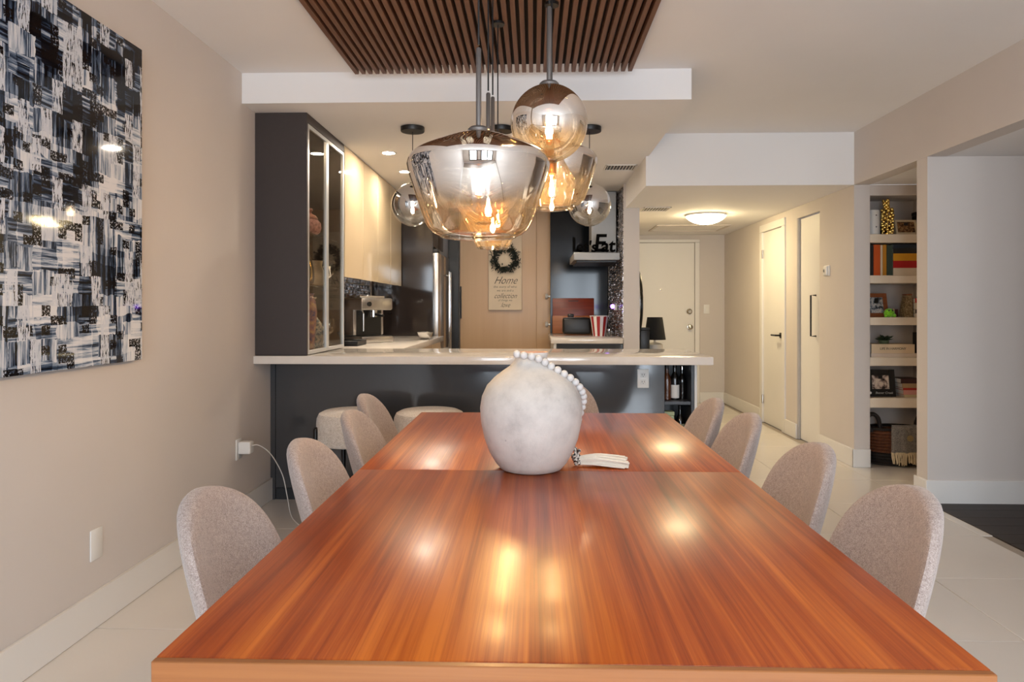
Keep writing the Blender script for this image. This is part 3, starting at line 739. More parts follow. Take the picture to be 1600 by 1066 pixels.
MB().rbox(-.04, .04, -.012, .012, .17, .182, .003, 1, M=Mt).build('grip_slot', BLACK, t)
t = thing('toaster', 'black two slot toaster before the wooden boards', 'toaster', (.46, 7.45, .9355))
MB().rbox(-.15, .15, -.09, .09, .01, .185, .025, 3).build('body', BLACK, t)
MB().rbox(-.11, .11, -.05, -.02, .184, .188, .002, 1).rbox(-.11, .11, .02, .05, .184, .188, .002, 1).build('slots', CHROME, t)
MB().rbox(-.095, -.03, -.04, .04, .19, .225, .01, 2).build('lifted_bread_guard', BLACK, t)
MB().rbox(.15, .165, -.02, .02, .1, .13, .004, 1).build('lever', CHROME, t)
POP = thing('popcorn_bucket', 'red and white striped popcorn bucket on the counter', 'bucket', (.68, 7.2, .9355))
nb = 16
for k in range(nb):
    vv = []
    for z, r in ((0, .065), (.2, .095)):
        for a in (k, k + 1): vv.append((r * cos(2 * pi * a / nb), r * sin(2 * pi * a / nb), z))
    MB().add(vv, [(0, 1, 3, 2)]).build('stripe', mat('red card', (160, 26, 24), .5) if k % 2 else PAPER, POP)
MB().lathe([(.064, .002), (.064, .004)], nb).build('bucket_base', PAPER, POP)
pts = [(.096 * cos(2 * pi * k / 64), .096 * sin(2 * pi * k / 64), .2 + .008 * abs(sin(2 * pi * k / 64 * nb / 2))) for k in range(65)]
MB().tube(pts, .003, 5).build('scalloped_rim', PAPER, POP)
t = thing('night_light', 'small violet glowing light plugged in the mosaic wall', 'light', (.828, 6.98, 1.24))
MB().rbox(-.02, 0.01, -.025, .025, -.04, .02, .004, 1).build('plug_body', PLASTIC, t)
MB().ball((-.035, 0, .0), .022).build('bulb', EM_UV, t)
t = thing('spice_jar', 'small lidded spice jar by the popcorn bucket', 'jar', (.765, 7.05, .9355))
MB().lathe([(.025, 0), (.027, .004), (.027, .05), (.022, .056)], 18).build('body', CLEAR, t)
MB().lathe([(.024, .056), (.024, .075), (.02, .077)], 18).build('lid', CHROME, t)

# left counter appliances
E = thing('espresso_machine', 'stainless espresso machine on the side counter', 'machine', (-1.42, 5.78, .9355), radians(-38))
MB().rbox(-.16, .05, -.16, .16, .06, .36, .012, 2).build('body', STEEL, E)
MB().rbox(-.16, .17, -.165, .165, .0, .055, .01, 2).build('drip_tray', STEEL, E)
MB().rbox(-.165, .165, -.165, .165, .27, .37, .015, 2).build('group_head_housing', STEEL, E)
MB().box(.0515, .053, -.13, .13, .06, .268).build('splash_back', BLACK, E)
MB().lathe([(.032, .215), (.032, .268)], 18, (.11, 0, 0)).build('portafilter', CHROME, E)
MB().tube([(.135, 0, .235), (.235, .0, .225)], .012, 10).build('portafilter_handle', BLACK, E)
MB().tube([(.12, -.13, .27), (.16, -.14, .24), (.17, -.15, .10)], .006, 8).build('steam_wand', CHROME, E)
MB().rbox(-.12, .1, -.13, .13, .371, .39, .004, 1).build('cup_rail', CHROME, E)
MB().lathe([(.02, 0), (.02, .012)], 14, M=Matrix.Translation((.165, -.09, .32)) @ Matrix.Rotation(radians(90), 4, 'Y')).build('dial', BLACK, E)
t = thing('knock_tray', 'low black tray on counter before the espresso machine', 'tray', (-1.44, 5.28, .9355))
MB().rbox(-.12, .12, -.14, .14, 0, .01, .003, 1).build('base', BLACK, t)
MB().rbox(-.12, .12, -.14, -.13, .0101, .04, .003, 1).rbox(-.12, .12, .13, .14, .0101, .04, .003, 1).rbox(-.12, -.11, -.13, .13, .0101, .04, .003, 1).rbox(.11, .12, -.13, .13, .0101, .04, .003, 1).build('rim', BLACK, t)
t = thing('mixing_bowl', 'small shiny steel bowl at the side counter edge', 'bowl', (-1.0, 6.35, .9355))
MB().lathe([(.03, 0), (.055, .02), (.07, .05), (.074, .065), (.07, .066), (.05, .022), (.02, .006)], 24).build('bowl_body', CHROME, t)
MB().lathe([(.074, .064), (.079, .067), (.074, .069)], 24, capb=False, capt=False).build('rolled_rim', CHROME, t)

# recessed ceiling lights
for k, (x, y, lab) in enumerate(((-1.10, 5.21, 'recessed ceiling light nearest the display cabinet'), (-1.11, 5.93, 'recessed ceiling light above the espresso machine'),
        (-.19, 4.98, 'recessed ceiling light behind the middle kitchen globe'), (-.1, 6.6, 'recessed ceiling light in the kitchen middle'))):
    t = thing('recessed_light', lab, 'light', (x, y, 2.40), group='recessed kitchen ceiling lights')
    MB().lathe([(.045, -.004), (.062, -.004), (.064, -.0005), (.045, -.0005)], 24, capb=False, capt=False).build('trim_ring', WHITE, t)
    MB().lathe([(.0445, -.003), (.0445, -.001)], 24).build('lens', EM_DOWN, t)

# vents, hatch, hall light
def vent(label, loc, n, wdt, dep):
    t = thing('ceiling_vent', label, 'vent', loc)
    MB().rbox(-wdt / 2, wdt / 2, -dep / 2, -dep / 2 + .012, -.008, -.0005, .001, 1).rbox(-wdt / 2, wdt / 2, dep / 2 - .012, dep / 2, -.008, -.0005, .001, 1).rbox(-wdt / 2, -wdt / 2 + .012, -dep / 2, dep / 2, -.008, -.0005, .001, 1).rbox(wdt / 2 - .012, wdt / 2, -dep / 2, dep / 2, -.008, -.0005, .001, 1).build('frame', WHITE, t)
    MB().box(-wdt / 2 + .012, wdt / 2 - .012, -dep / 2 + .012, dep / 2 - .012, -.002, -.0006).build('duct_opening', BLACK, t)
    for k in range(n):
        x = -wdt / 2 + .012 + (wdt - .024) * (k + .5) / n
        MB().box(-.004, .004, -dep / 2 + .012, dep / 2 - .012, -.0008, .0, M=Matrix.Translation((x, 0, -.0045)) @ Matrix.Rotation(radians(60), 4, 'Y')).build('slat', WHITE, t)
vent('white louvred vent in the kitchen ceiling near partition', (.72, 5.8, 2.40), 9, .26, .22)
vent('white louvred vent in the hallway ceiling near partition', (1.16, 6.63, 2.17), 9, .26, .24)
t = thing('ceiling_hatch', 'flush attic access hatch in the hallway ceiling', 'hatch', (1.82, 8.2, 2.17))
MB().rbox(-.42, .42, -.30, -.27, -.012, -.0005, .002, 1).rbox(-.42, .42, .27, .30, -.012, -.0005, .002, 1).rbox(-.42, -.39, -.27, .27, -.012, -.0005, .002, 1).rbox(.39, .42, -.27, .27, -.012, -.0005, .002, 1).build('frame', WALL, t)
MB().rbox(-.388, .388, -.268, .268, -.006, -.0006, .002, 1).build('hatch_panel', CEIL, t)
t = thing('flush_ceiling_light', 'lit white glass dome light on the hallway ceiling', 'light', (1.74, 7.05, 2.17))
MB().lathe([(.19, -.02), (.2, -.018), (.2, -.0005)], 36).build('base_pan', PLASTIC, t)
MB().lathe([(.02, -.098), (.07, -.093), (.12, -.078), (.165, -.053), (.19, -.03), (.196, -.0205)], 40).build('glass_dome', EM_DOME, t)
MB().lathe([(.008, -.112), (.011, -.105), (.008, -.098)], 12).build('finial', NICKEL, t)

# thermostat
t = thing('thermostat', 'small white thermostat on the hallway wall', 'thermostat', (XR, 5.87, 1.535))
MB().rbox(-.012, 0, -.05, .05, -.045, .045, .006, 2).build('wall_plate', PLASTIC, t)
MB().rbox(-.026, -.0125, -.035, .035, -.038, .038, .006, 2).build('case', PLASTIC, t)
MB().rbox(-.0275, -.0262, -.002, .024, -.012, .012, .001, 1).build('display', mat('grey display', (128, 128, 126), .3), t)

# console, lamp and mirror behind the partition end
t = thing('console_table', 'narrow black console table against hallway partition', 'table', (1.01, 6.75, 0))
MB().rbox(0, .32, 0, .95, .74, .77, .003, 1).build('top', BLACK, t)
for x in (.02, .28):
    for y in (.02, .90): MB().rbox(x, x + .025, y, y + .025, 0, .739, .002, 1).build('leg', BLACKM, t)
t = thing('table_lamp', 'black shaded lamp with white base in the hallway', 'lamp', (1.215, 6.98, .771))
MB().lathe([(.075, 0), (.08, .006), (.08, .085), (.06, .1), (.012, .108), (.01, .14)], 26).build('base', mat('pale ceramic', (214, 206, 192), .4), t)
MB().lathe([(.108, .135), (.108, .138), (.076, .36), (.075, .36), (.106, .138)], 32, capb=False, capt=False).build('lamp_shade', mat('black linen', (18, 17, 18), .9, bump=.3, bscale=200), t)
MB().tube([(0, 0, .14), (0, 0, .24)], .008, 8).build('socket', NICKEL, t)
t = thing('black_canister', 'black lidded canister beside the hallway lamp', 'canister', (1.09, 6.86, .771))
MB().rbox(-.045, .045, -.05, .05, 0, .235, .006, 2).build('body', BLACK, t)
MB().rbox(-.047, .047, -.052, .052, .2355, .26, .006, 2).build('lid', BLACK, t)
t = thing('round_mirror', 'round black framed mirror on partition, seen edge-on', 'mirror', (1.0, 6.95, 1.27))
Mm = Matrix.Rotation(radians(90), 4, 'Y')
MB().tube([(.03, .33 * cos(2 * pi * k / 40), .33 * sin(2 * pi * k / 40)) for k in range(41)], .013, 8).build('frame', BLACKM, t)
MB().lathe([(.325, 0.012), (.325, .022)], 40, M=Mm).build('mirror_glass', CHROME, t)

# ------------------------------------------------------------------ niche contents
NY = 5.47
def at(u, d=5.37): return (u - 834) / 1080 * d
def zz(v, d=5.40): return H - (v - 482) / 1080 * d
def book(label, x0, x1, z0, z1, col, depth=.17, y=5.42, standing=True, text=None, tcol=None, group='books on the niche shelves'):
    t = thing('book', label, 'book', ((x0 + x1) / 2, y, z0), group=group)
    hw = (x1 - x0) / 2; h = z1 - z0; e = .0022; cm = mat('cover ' + str(col), col, .45)
    b = MB()
    if standing:
        b.box(-hw, -hw + e, 0, depth, 0, h).box(hw - e, hw, 0, depth, 0, h).box(-hw + e, hw - e, 0, e, 0, h)
        pg = MB().box(-hw + e * 1.05, hw - e * 1.05, e * 1.1, depth - .004, .003, h - .003)
    else:
        b.box(-hw, hw, 0, depth, 0, e).box(-hw, hw, 0, depth, h - e, h).box(-hw, hw, 0, e, e, h - e)
        pg = MB().box(-hw + .003, hw - .003, e * 1.1, depth - .004, e * 1.05, h - e * 1.05)
    b.build('cover', cm, t); pg.build('pages', PAPER, t)
    if text: text_obj('lettering', text, h * .36, tcol or INK, t, Matrix.Translation((0, -.0003, h * .5)) @ FACE_CAM, .0004, 0, xs=.95)
    return t
# shelf 1
t = thing('white_speaker', 'white rounded cylinder speaker on the top niche shelf', 'speaker', (at(1366), 5.47, SH[0] + .0005))
MB().lathe([(.04, 0), (.046, .006), (.046, .185), (.04, .193), (.01, .195)], 28).build('body', PLASTIC, t)
for z in (.06, .15): MB().ball((0, -.045, z), .006, 8, 6).build('button', mat('grey button', (120, 116, 116), .4), t)
GOLD = mat('polished gold', (224, 190, 106), .16, 1, bump=.3, bscale=60)
t = thing('gold_ornament', 'tall gold beaded ornament on the top niche shelf', 'ornament', (at(1383.5), 5.43, SH[0] + .0005))
rn = random.Random(11); b = MB()
for k in range(74):
    q = k / 74; a = k * 2.4; r = .038 * (1 - .25 * abs(q - .5)) if q < .72 else .016
    b.ball((r * cos(a) - .02 * max(0, q - .6) * 2, r * sin(a), .012 + .255 * q), rn.uniform(.010, .015), 8, 6)
b.build('gold_beads', GOLD, t)
MB().lathe([(.022, 0), (.022, .01), (.007, .016), (.007, .26)], 12).build('stem', GOLD, t)
t = thing('trinket_box', 'small black trinket box beside the gold ornament', 'box', (at(1393), 5.56, SH[0] + .0005))
MB().rbox(-.04, .03, -.035, .035, 0, .06, .003, 1).build('box_body', BLACK, t); MB().rbox(-.042, .032, -.037, .037, .0605, .08, .003, 1).build('lid', BLACK, t)
def frame(label, loc, wdt, hgt, bor, fm, pm, tilt=-10, rz=0, text=None, botm=None):
    t = thing('picture_frame', label, 'picture frame', loc, rz)
    M = Matrix.Rotation(radians(tilt), 4, 'X'); bb = botm or bor
    b = MB()
    for x0, x1, z0, z1 in ((-wdt / 2, -wdt / 2 + bor, 0, hgt), (wdt / 2 - bor, wdt / 2, 0, hgt), (-wdt / 2 + bor, wdt / 2 - bor, 0, bb), (-wdt / 2 + bor, wdt / 2 - bor, hgt - bor, hgt)):
        b.rbox(x0, x1, -.008, .008, z0, z1, .0015, 1, M=M)
    b.build('frame', fm, t)
    MB().box(-wdt / 2 + bor, wdt / 2 - bor, -.003, .002, bb, hgt - bor, M=M).build('photograph', pm, t)
    MB().box(-.015, .015, .009, .012, 0, hgt * .8, M=Matrix.Translation((0, hgt * .22, 0)) @ Matrix.Rotation(radians(16), 4, 'X')).build('easel_back', BLACK, t)
    if text:
        text_obj('lettering', text, .024, mat('silver ink', (196, 196, 190), .4), t, M @ Matrix.Translation((.02, -.0085, bb * .5)) @ FACE_CAM, .0004, .3)
        MB().lathe([(.010, 0), (.010, .001)], 12, M=M @ Matrix.Translation((-.085, -.0082, bb * .5)) @ RY).build('emblem', PAPER, t, 'small white emblem')
    return t
SAND = mat('sand frame paint', (206, 190, 160), .5)
PH1 = photo_mat('sepia group photo', [(.35, (44, 34, 22)), (.5, (124, 86, 52)), (.62, (176, 136, 92)), (.75, (96, 92, 60))], 60, 1)
frame('cream framed group photograph on the top niche shelf', (at(1414), 5.44, SH[0] + .001), .165, .118, .016, SAND, PH1, -14)
t = thing('dark_box', 'tall black box in the corner of top niche shelf', 'box', (at(1430, 5.6), 5.61, SH[0] + .0005))
MB().rbox(-.045, .035, -.06, .06, 0, .17, .003, 1).build('box_body', BLACK, t); MB().rbox(-.047, .037, -.062, .062, .1705, .2, .003, 1).build('lid', BLACK, t)
# shelf 2
z2 = SH[1] + .0005
for lab, u0, u1, hh, col in (('black spined book standing at the end of second shelf', 1356.5, 1361, .235, (30, 28, 28)), ('orange spined book standing on second niche shelf', 1361.5, 1371.5, .238, (196, 84, 26)),
        ('slim white book standing beside the orange one', 1372, 1375, .236, (222, 206, 180)), ('ochre spined book standing on second niche shelf', 1375.5, 1381, .238, (196, 136, 40)),
        ('dark green book standing beside the lying stack', 1381.6, 1390.5, .234, (54, 70, 62))):
    book(lab, at(u0), at(u1), z2, z2 + hh, col)
zb = z2; x0, x1 = at(1391.3), at(1391.3) + .235
for lab, h_, col in (('white book lying at bottom of the second shelf stack', .058, (216, 200, 176)), ('red book lying in the second shelf stack', .055, (178, 20, 22)),
        ('yellow book lying in the second shelf stack', .056, (214, 152, 30)), ('black book lying under the topmost blue banded book', .04, (24, 24, 28)), ('navy book lying on top of the second shelf stack', .03, (28, 40, 58))):
    book(lab, x0, x1, zb, zb + h_, col, standing=False); zb += h_ + .0006
# shelf 3
z3 = SH[2] + .0005
BRN = wood('brown frame wood', [(.3, (110, 56, 26)), (.6, (146, 82, 42)), (.8, (168, 104, 58))], axis=0, across=40, along=4, rough=.4)
PH2 = photo_mat('blue and black snapshot', [(.36, (24, 24, 30)), (.48, (120, 130, 140)), (.6, (206, 200, 192)), (.72, (78, 110, 140))], 30, 4)
frame('brown wooden framed snapshot on the third niche shelf', (at(1373), 5.48, z3), .17, .19, .032, BRN, PH2, -12)
t = thing('green_toy', 'lime green plush toy before the brown frame', 'toy', (at(1385), 5.42, z3))
LIME = fabric('lime plush', (96, 170, 30), (126, 206, 44), (160, 226, 80), 120, .5)
b = MB().ball((0, 0, .034), .036, 16, 10, (1.1, .9, .95)); b.build('body', LIME, t)
MB().ball((.034, -.01, .014), .015, 10, 7).ball((-.03, -.012, .012), .014, 10, 7).build('feet', LIME, t)
MB().ball((-.014, -.028, .052), .006, 8, 6).ball((.012, -.03, .052), .006, 8, 6).build('eyes', BLACK, t)
book('small black book standing beside the lime toy', at(1395), at(1400), z3, z3 + .062, (28, 22, 22), .1, 5.52)
book('small cream book standing at centre of third shelf', at(1401), at(1404), z3, z3 + .066, (190, 170, 130), .1, 5.52)
book('small maroon book standing at centre of third shelf', at(1404.6), at(1409), z3, z3 + .062, (88, 36, 36), .1, 5.52)
t = thing('woven_box', 'tan woven tapered box on the third niche shelf', 'box', (at(1417), 5.48, z3))
TAN = photo_mat('tan weave', [(.4, (104, 88, 62)), (.55, (150, 130, 96)), (.65, (176, 158, 122))], 90, 2)
MB().add([(-.035, -.04, 0), (.035, -.04, 0), (.035, .04, 0), (-.035, .04, 0), (-.012, -.03, .17), (.03, -.03, .17), (.03, .03, .17), (-.012, .03, .17)],
         [(0, 3, 2, 1), (4, 5, 6, 7), (0, 1, 5, 4), (1, 2, 6, 5), (2, 3, 7, 6), (3, 0, 4, 7)]).build('box_body', TAN, t)
MB().rbox(-.014, .032, -.032, .032, .1705, .18, .002, 1).build('lid', BRN, t)
zb = z3
for lab, h_, col in (('white book lying lowest in the third shelf corner', .03, (206, 196, 184)), ('dark book lying second in the third shelf corner', .03, (48, 34, 34)),
        ('cream book lying third in the third shelf corner', .05, (206, 190, 164)), ('red book lying on top of the third shelf corner pile', .035, (170, 24, 24))):
    book(lab, at(1425), at(1425) + .09, zb, zb + h_, col, standing=False, depth=.14); zb += h_ + .0006
# shelf 4
z4 = SH[3] + .0005
book('thin white book at bottom of fourth shelf pair', at(1357.5), at(1429), z4, z4 + .028, (222, 206, 190), standing=False, depth=.2)
book('cream book with printed spine under the dark succulent', at(1358), at(1424), z4 + .0288, z4 + .0288 + .07, (226, 204, 172), standing=False, depth=.19, text='LIFE IN HARMONY')
t = thing('succulent', 'dark green spiky succulent on the printed spine book', 'plant', (at(1385), 5.5, z4 + .0995))
MB().lathe([(.03, 0), (.035, .005), (.038, .025), (.034, .026)], 18).build('pot', mat('sage pot', (92, 108, 84), .5), t)
lf = MB(); rn = random.Random(2)
for k in range(22):
    a = k * 2.399; l = rn.uniform(.05, .085); up = rn.uniform(.005, .045)
    c = Vector((0, 0, .025)); d = Vector((cos(a), sin(a) * .7, up / l)).normalized(); s_ = d.cross(Vector((0, 0, 1))).normalized()
    lf.add([c, c + d * l * .5 + s_ * .010 + Vector((0, 0, .008)), c + d * l, c + d * l * .5 - s_ * .010 + Vector((0, 0, .008)), c + d * l * .5 - Vector((0, 0, .004))], [(0, 1, 2), (0, 2, 3), (0, 4, 1), (1, 4, 2), (2, 4, 3), (3, 4, 0)])
lf.build('leaves', mat('succulent leaf', (44, 60, 38), .5, var=.3, vscale=40), t)
t = thing('speaker_box', 'upright black box in the corner of fourth niche shelf', 'box', (at(1431, 5.55), 5.6, z4))
MB().rbox(-.022, .045, -.06, .06, 0, .185, .003, 1).build('box_body', BLACK, t); MB().rbox(-.018, .041, -.0615, -.0605, .01, .175, .0004, 1).build('front_grille', mat('black mesh', (10, 10, 10), .8), t)
# shelf 5
z5 = SH[4] + .0005
PH3 = photo_mat('pale portrait photo', [(.38, (30, 26, 26)), (.46, (120, 100, 92)), (.55, (206, 186, 170)), (.7, (226, 210, 190))], 22, 7)
frame('wide black framed photograph with silver script on fifth shelf', (at(1378), 5.47, z5), .222, .212, .045, BLACK, PH3, -8, text='Beaver Creek', botm=.06)
zb = z5
for lab, u0, h_, col in (('cream book lowest in the fifth shelf pile', 1410, .02, (206, 190, 150)), ('white and red book second in the fifth shelf pile', 1409, .035, (210, 150, 140)),
        ('red book in the middle of fifth shelf pile', 1408.5, .016, (170, 28, 24)), ('tan book second from top of fifth shelf pile', 1407, .034, (168, 140, 104)), ('dark maroon book topmost of the fifth shelf pile', 1405, .036, (58, 26, 26))):
    book(lab, at(u0), at(u0) + .16, zb, zb + h_, col, standing=False, depth=.16, y=5.44); zb += h_ + .0006
# basket on the floor of the niche
B = thing('wicker_basket', 'brown wicker basket with black looped handles in niche', 'basket', (2.832, 5.53, .0))
WICK = mat('brown wicker', (96, 52, 26), .6, var=.5, vscale=50, bump=.8, bscale=110)
DWICK = mat('black wicker', (26, 20, 18), .6, var=.4, vscale=50, bump=.8, bscale=110)
def oval(rx, ry, z, n=44): return [(rx * cos(2 * pi * k / n), ry * sin(2 * pi * k / n), z) for k in range(n + 1)]
for i in range(12):
    q = i / 11; MB().tube(oval(.175 + .04 * q, .11 + .012 * q, .013 + .0245 * i), .0125, 6).build('wicker_coil', DWICK if i in (0, 1, 2, 3, 11) else WICK, B)
MB().add([(.17 * cos(2 * pi * k / 24), .105 * sin(2 * pi * k / 24), .008) for k in range(24)], [tuple(range(24))]).build('basket_floor', WICK, B)
for sx in (-1, 1):
    hp = [(sx * .20, -.06, .26), (sx * .235, -.06, .33), (sx * .225, -.06, .385), (sx * .185, -.06, .395), (sx * .15, -.06, .36), (sx * .135, -.06, .28)]
    MB().tube(smooth_path(hp), .016, 8).build('handle', DWICK, B, 'black looped handle')
TH = thing('throw_blanket', 'grey knitted throw with cream fringe draped over basket', 'blanket', (2.832, 5.53, .0))
nu, nvv = 16, 14; vv = []
for j in range(nvv + 1):
    for i in range(nu + 1):
        a = radians(-112 + 100 * i / nu); q = j / nvv
        rx, ry = .232 + .006 * sin(i * 1.7), .142 + .006 * sin(i * 1.7 + .5)
        if q < .35: k = (q / .35); x, y, z = rx * cos(a) * (.55 + .45 * k), ry * sin(a) * (.45 + .55 * k), .30 + .012 * sin(k * pi)
        else: k = (q - .35) / .65; x, y, z = rx * cos(a) * (1 + .02 * k), ry * sin(a) * (1 + .02 * k), .30 - .19 * k
        vv.append((x, y, z))
ff = [(j * (nu + 1) + i, j * (nu + 1) + i + 1, (j + 1) * (nu + 1) + i + 1, (j + 1) * (nu + 1) + i) for j in range(nvv) for i in range(nu)]
GK = fabric('grey knit', (92, 88, 84), (122, 116, 110), (150, 142, 132), 150, .7)
o = MB().add(vv, ff, True).build('knit_cloth', GK, TH); md = o.modifiers.new('thickness', 'SOLIDIFY'); md.thickness = .006; md.offset = 1
b = MB(); rn = random.Random(9)
for k in range(70):
    a = radians(-112 + 100 * (k + .5) / 70); p0 = Vector((.24 * cos(a), .15 * sin(a), .115)); l = rn.uniform(.07, .1)
    p1 = p0 + Vector((rn.uniform(-.008, .008), rn.uniform(-.012, 0), -l * .5)); p2 = p1 + Vector((rn.uniform(-.008, .008), rn.uniform(-.01, .0), -l * .5))
    b.tube([p0, p1, p2], .0045, 5)
b.build('fringe', mat('cream wool', (212, 194, 160), .9), TH)['kind'] = 'stuff'
MB().lathe([(.024, 0), (.024, .004)], 16, M=Matrix.Translation((.045, -.152, .225)) @ RY).build('patch', mat('ochre patch', (150, 132, 92), .8), TH)

# ------------------------------------------------------------------ painting
A = thing('abstract_painting', 'large glossy black, white and navy abstract painting', 'painting', (XL, 1.45, 1.005))
MB().rbox(.004, .036, 0, 1.40, 0, 1.30, .002, 1).build('stretcher', BLACK, A)
MB().box(.0362, .0375, .001, 1.399, .001, 1.299).build('painted_surface', PAINTM, A)

# ------------------------------------------------------------------ vase and bead garland
VX, VY = -.0075, 2.03
VP = [(.078, 0), (.09, .004), (.104, .02), (.122, .05), (.137, .09), (.1475, .14), (.150, .18), (.145, .212), (.130, .245), (.108, .268), (.085, .286), (.062, .302), (.05, .314), (.046, .326), (.05, .336), (.05, .342), (.043, .342), (.038, .33), (.036, .30)]
V = thing('clay_vase', 'big round chalky white clay vase on the dining table', 'vase', (VX, VY, TZ))
MB().lathe(VP[:16], 56, capt=False).build('body', VASEM, V)
MB().lathe(VP[15:], 48, capb=False).build('mouth_rim', mat('bare peach clay', (214, 172, 146), .85), V, 'bare peach clay mouth rim')
def vr(z):
    for (r0, z0), (r1, z1) in zip(VP[:15], VP[1:16]):
        if z0 <= z <= z1: return r0 + (r1 - r0) * (z - z0) / (z1 - z0)
    return .05
GA = thing('bead_garland', 'white wooden bead garland with tassel draped over vase', 'garland', (VX, VY, TZ))
BEAD = mat('whitewashed wood bead', (206, 203, 200), .6, var=.05, vscale=30, bump=.1, bscale=80)
br = .0112
# path: angle around the vase (from -y towards +x) and height
path = [(-38, .339, .016), (-20, .336, .015), (5, .332, .012), (30, .322, .012), (50, .308, .010), (62, .294, .010), (70, .280, .010), (76, .268, .010), (82, .252, .010), (88, .234, .010), (97, .210, .010), (104, .186, .010),
        (112, .150, .010), (116, .110, .010), (118, .070, .011), (119, .035, .012)]
pp = [Vector(((vr(z) + o_) * sin(radians(a)), -(vr(z) + o_) * cos(radians(a)), z)) for a, z, o_ in path]
pp = smooth_path(pp, 60)
acc = 0; last = pp[0]; pos = [pp[0]]
for q in pp[1:]:
    if (q - pos[-1]).length >= 2 * br * .985: pos.append(q)
bm_ = MB().ball((0, 0, 0), br, 16, 10).mesh('bead', BEAD)
for q in pos:
    o = bpy.data.objects.new('bead', bm_); COL.objects.link(o); o.parent = GA; o.location = q
MB().tube(pp, .0015, 5).build('string', mat('jute string', (196, 180, 150), .9), GA)
bt = Vector((.135, .035, .016))
lk = smooth_path([pp[-1], Vector((.128, .06, .02)), bt], 5)
MB().tube(lk, .002, 5).build('string', mat('jute string', (196, 180, 150), .9), GA)
tk = photo_mat('black and white beaded knot', [(.47, (30, 24, 22)), (.52, (220, 210, 198))], 170, 3)
kb = MB()
for k in range(26):
    kb.ball((bt.x + .004 * cos(k * 2.4) + .012 * (k % 3 - 1) * .5, bt.y + .012 * sin(k * 2.4), .008 + .045 * k / 26), .0062, 7, 5)
kb.build('beaded_knot', tk, GA, 'black and white beaded knot')
b = MB(); rn = random.Random(21)
for k in range(90):
    y0 = rn.uniform(-.012, .012); z0 = rn.uniform(.005, .026); fan = rn.uniform(-.03, .035); L_ = rn.uniform(.125, .155)
    top = z0 + rn.uniform(.002, .010)
    p = [(bt.x + .0, bt.y + y0 * .5, max(.004, z0)), (bt.x + L_ * .35, bt.y + y0 + fan * .4, top), (bt.x + L_ * .7, bt.y + y0 + fan * .8, max(.004, top - .003)), (bt.x + L_, bt.y + y0 + fan, max(.004, top - .010 + rn.uniform(-.004, .004)))]
    b.tube(smooth_path(p, 3), .0026, 5)
b.build('tassel', mat('cotton tassel', (232, 222, 206), .9), GA)

# ------------------------------------------------------------------ slatted ceiling panel
SP = thing('slat_ceiling_panel', 'dark walnut slatted panel fixed on the ceiling', 'panel', (-.995, 1.2, ZC))
n = 40; pit = 1.535 / (n - .42)
slm = MB().rbox(0, .0225, 0, 2.62, -.052, -.0125, .002, 1).mesh('slat', SLATW)
for k in range(n):
    o = bpy.data.objects.new('slat', slm); COL.objects.link(o); o.parent = SP; o.location = (k * pit, 0, 0)
MB().box(.0, 1.535, 0, 2.60, -.012, -.0005).build('backing_board', SLATBACK, SP)
PZ = ZC - .0525

# ------------------------------------------------------------------ glass pendants
GREY = mat('grey brushed stem', (120, 114, 110), .4, .6, var=.04)
def pendant(label, X, Y, prof, zt, stem, cordtop, chrome, bulbz, em, bulb_s=1, canopy=False, capr=.03, amber=True, group='glass pendants above the dining table', dark=False):
    """prof: (r, z) from top down, absolute heights; root sits at shade top"""
    t = thing('glass_pendant', label, 'pendant light', (X, Y, zt), group=group)
    p = [(r, z - zt) for r, z in prof]
    zl = min(z for r, z in p)
    gm = thin_glass('ombre mirrored glass', (1, .90, .76) if amber else (.80, .79, .77), (zl * chrome[0], zl * chrome[1], chrome[2]), (.84, .81, .78) if amber else (.78, .77, .76), ( .035 if amber else .02), (1, .78, .5) if amber else (1, .95, .9), .03)  # amber tint and haze put the bulbs' warm glow into the glass colour
    MB().lathe(p, 56, capb=False, capt=False).build('glass_shade', gm, t)
    MB().tube([(p[-1][0] * cos(2 * pi * k / 56), p[-1][0] * sin(2 * pi * k / 56), p[-1][1]) for k in range(57)], .0026, 6).build('rim', CLEAR, t)
    sm = BLACKM if dark else GREY
    MB().lathe([(capr, -.006), (capr, .004), (capr * .8, .010), (.008, .012)], 24).build('top_cap', sm, t)
    if stem: MB().lathe([(.0075, .011), (.0075, stem), (.005, stem + .004)], 14).build('stem', sm, t)
    MB().tube([(0, 0, .011 + (stem or 0)), (.0, 0, cordtop - zt)], .0028, 7).build('cord', BLACK, t)
    if canopy: MB().lathe([(.075, cordtop - zt - .03), (.077, cordtop - zt - .026), (.077, cordtop - zt - .0008)], 32).build('canopy', BLACK, t)
    else: MB().lathe([(.03, cordtop - zt - .012), (.03, cordtop - zt - .0006)], 20).build('canopy', BLACK, t)
    bz = bulbz - zt
    MB().lathe([(.016, bz + .045), (.0165, bz + .05), (.0165, bz + .085), (.010, -.004)], 18).build('socket', mat('copper socket', (150, 84, 44), .3, .8) if amber else GREY, t)
    bp = [(.012, .045), (.016, .03), (.027, .008), (.031, -.012), (.026, -.034), (.012, -.045), (.001, -.047)]
    bo = MB().lathe([(r * bulb_s, bz + z * bulb_s) for r, z in bp], 24, capb=False, capt=False).build('bulb', BULBGLASS, t)
    fl_ = [(.002, .026), (.005, .018), (.0055, .0), (.010, -.012), (.011, -.022), (.006, -.034), (.001, -.038)]
    MB().lathe([(r * bulb_s, bz + z * bulb_s) for r, z in fl_], 16).build('filament', em, bo)
    return t
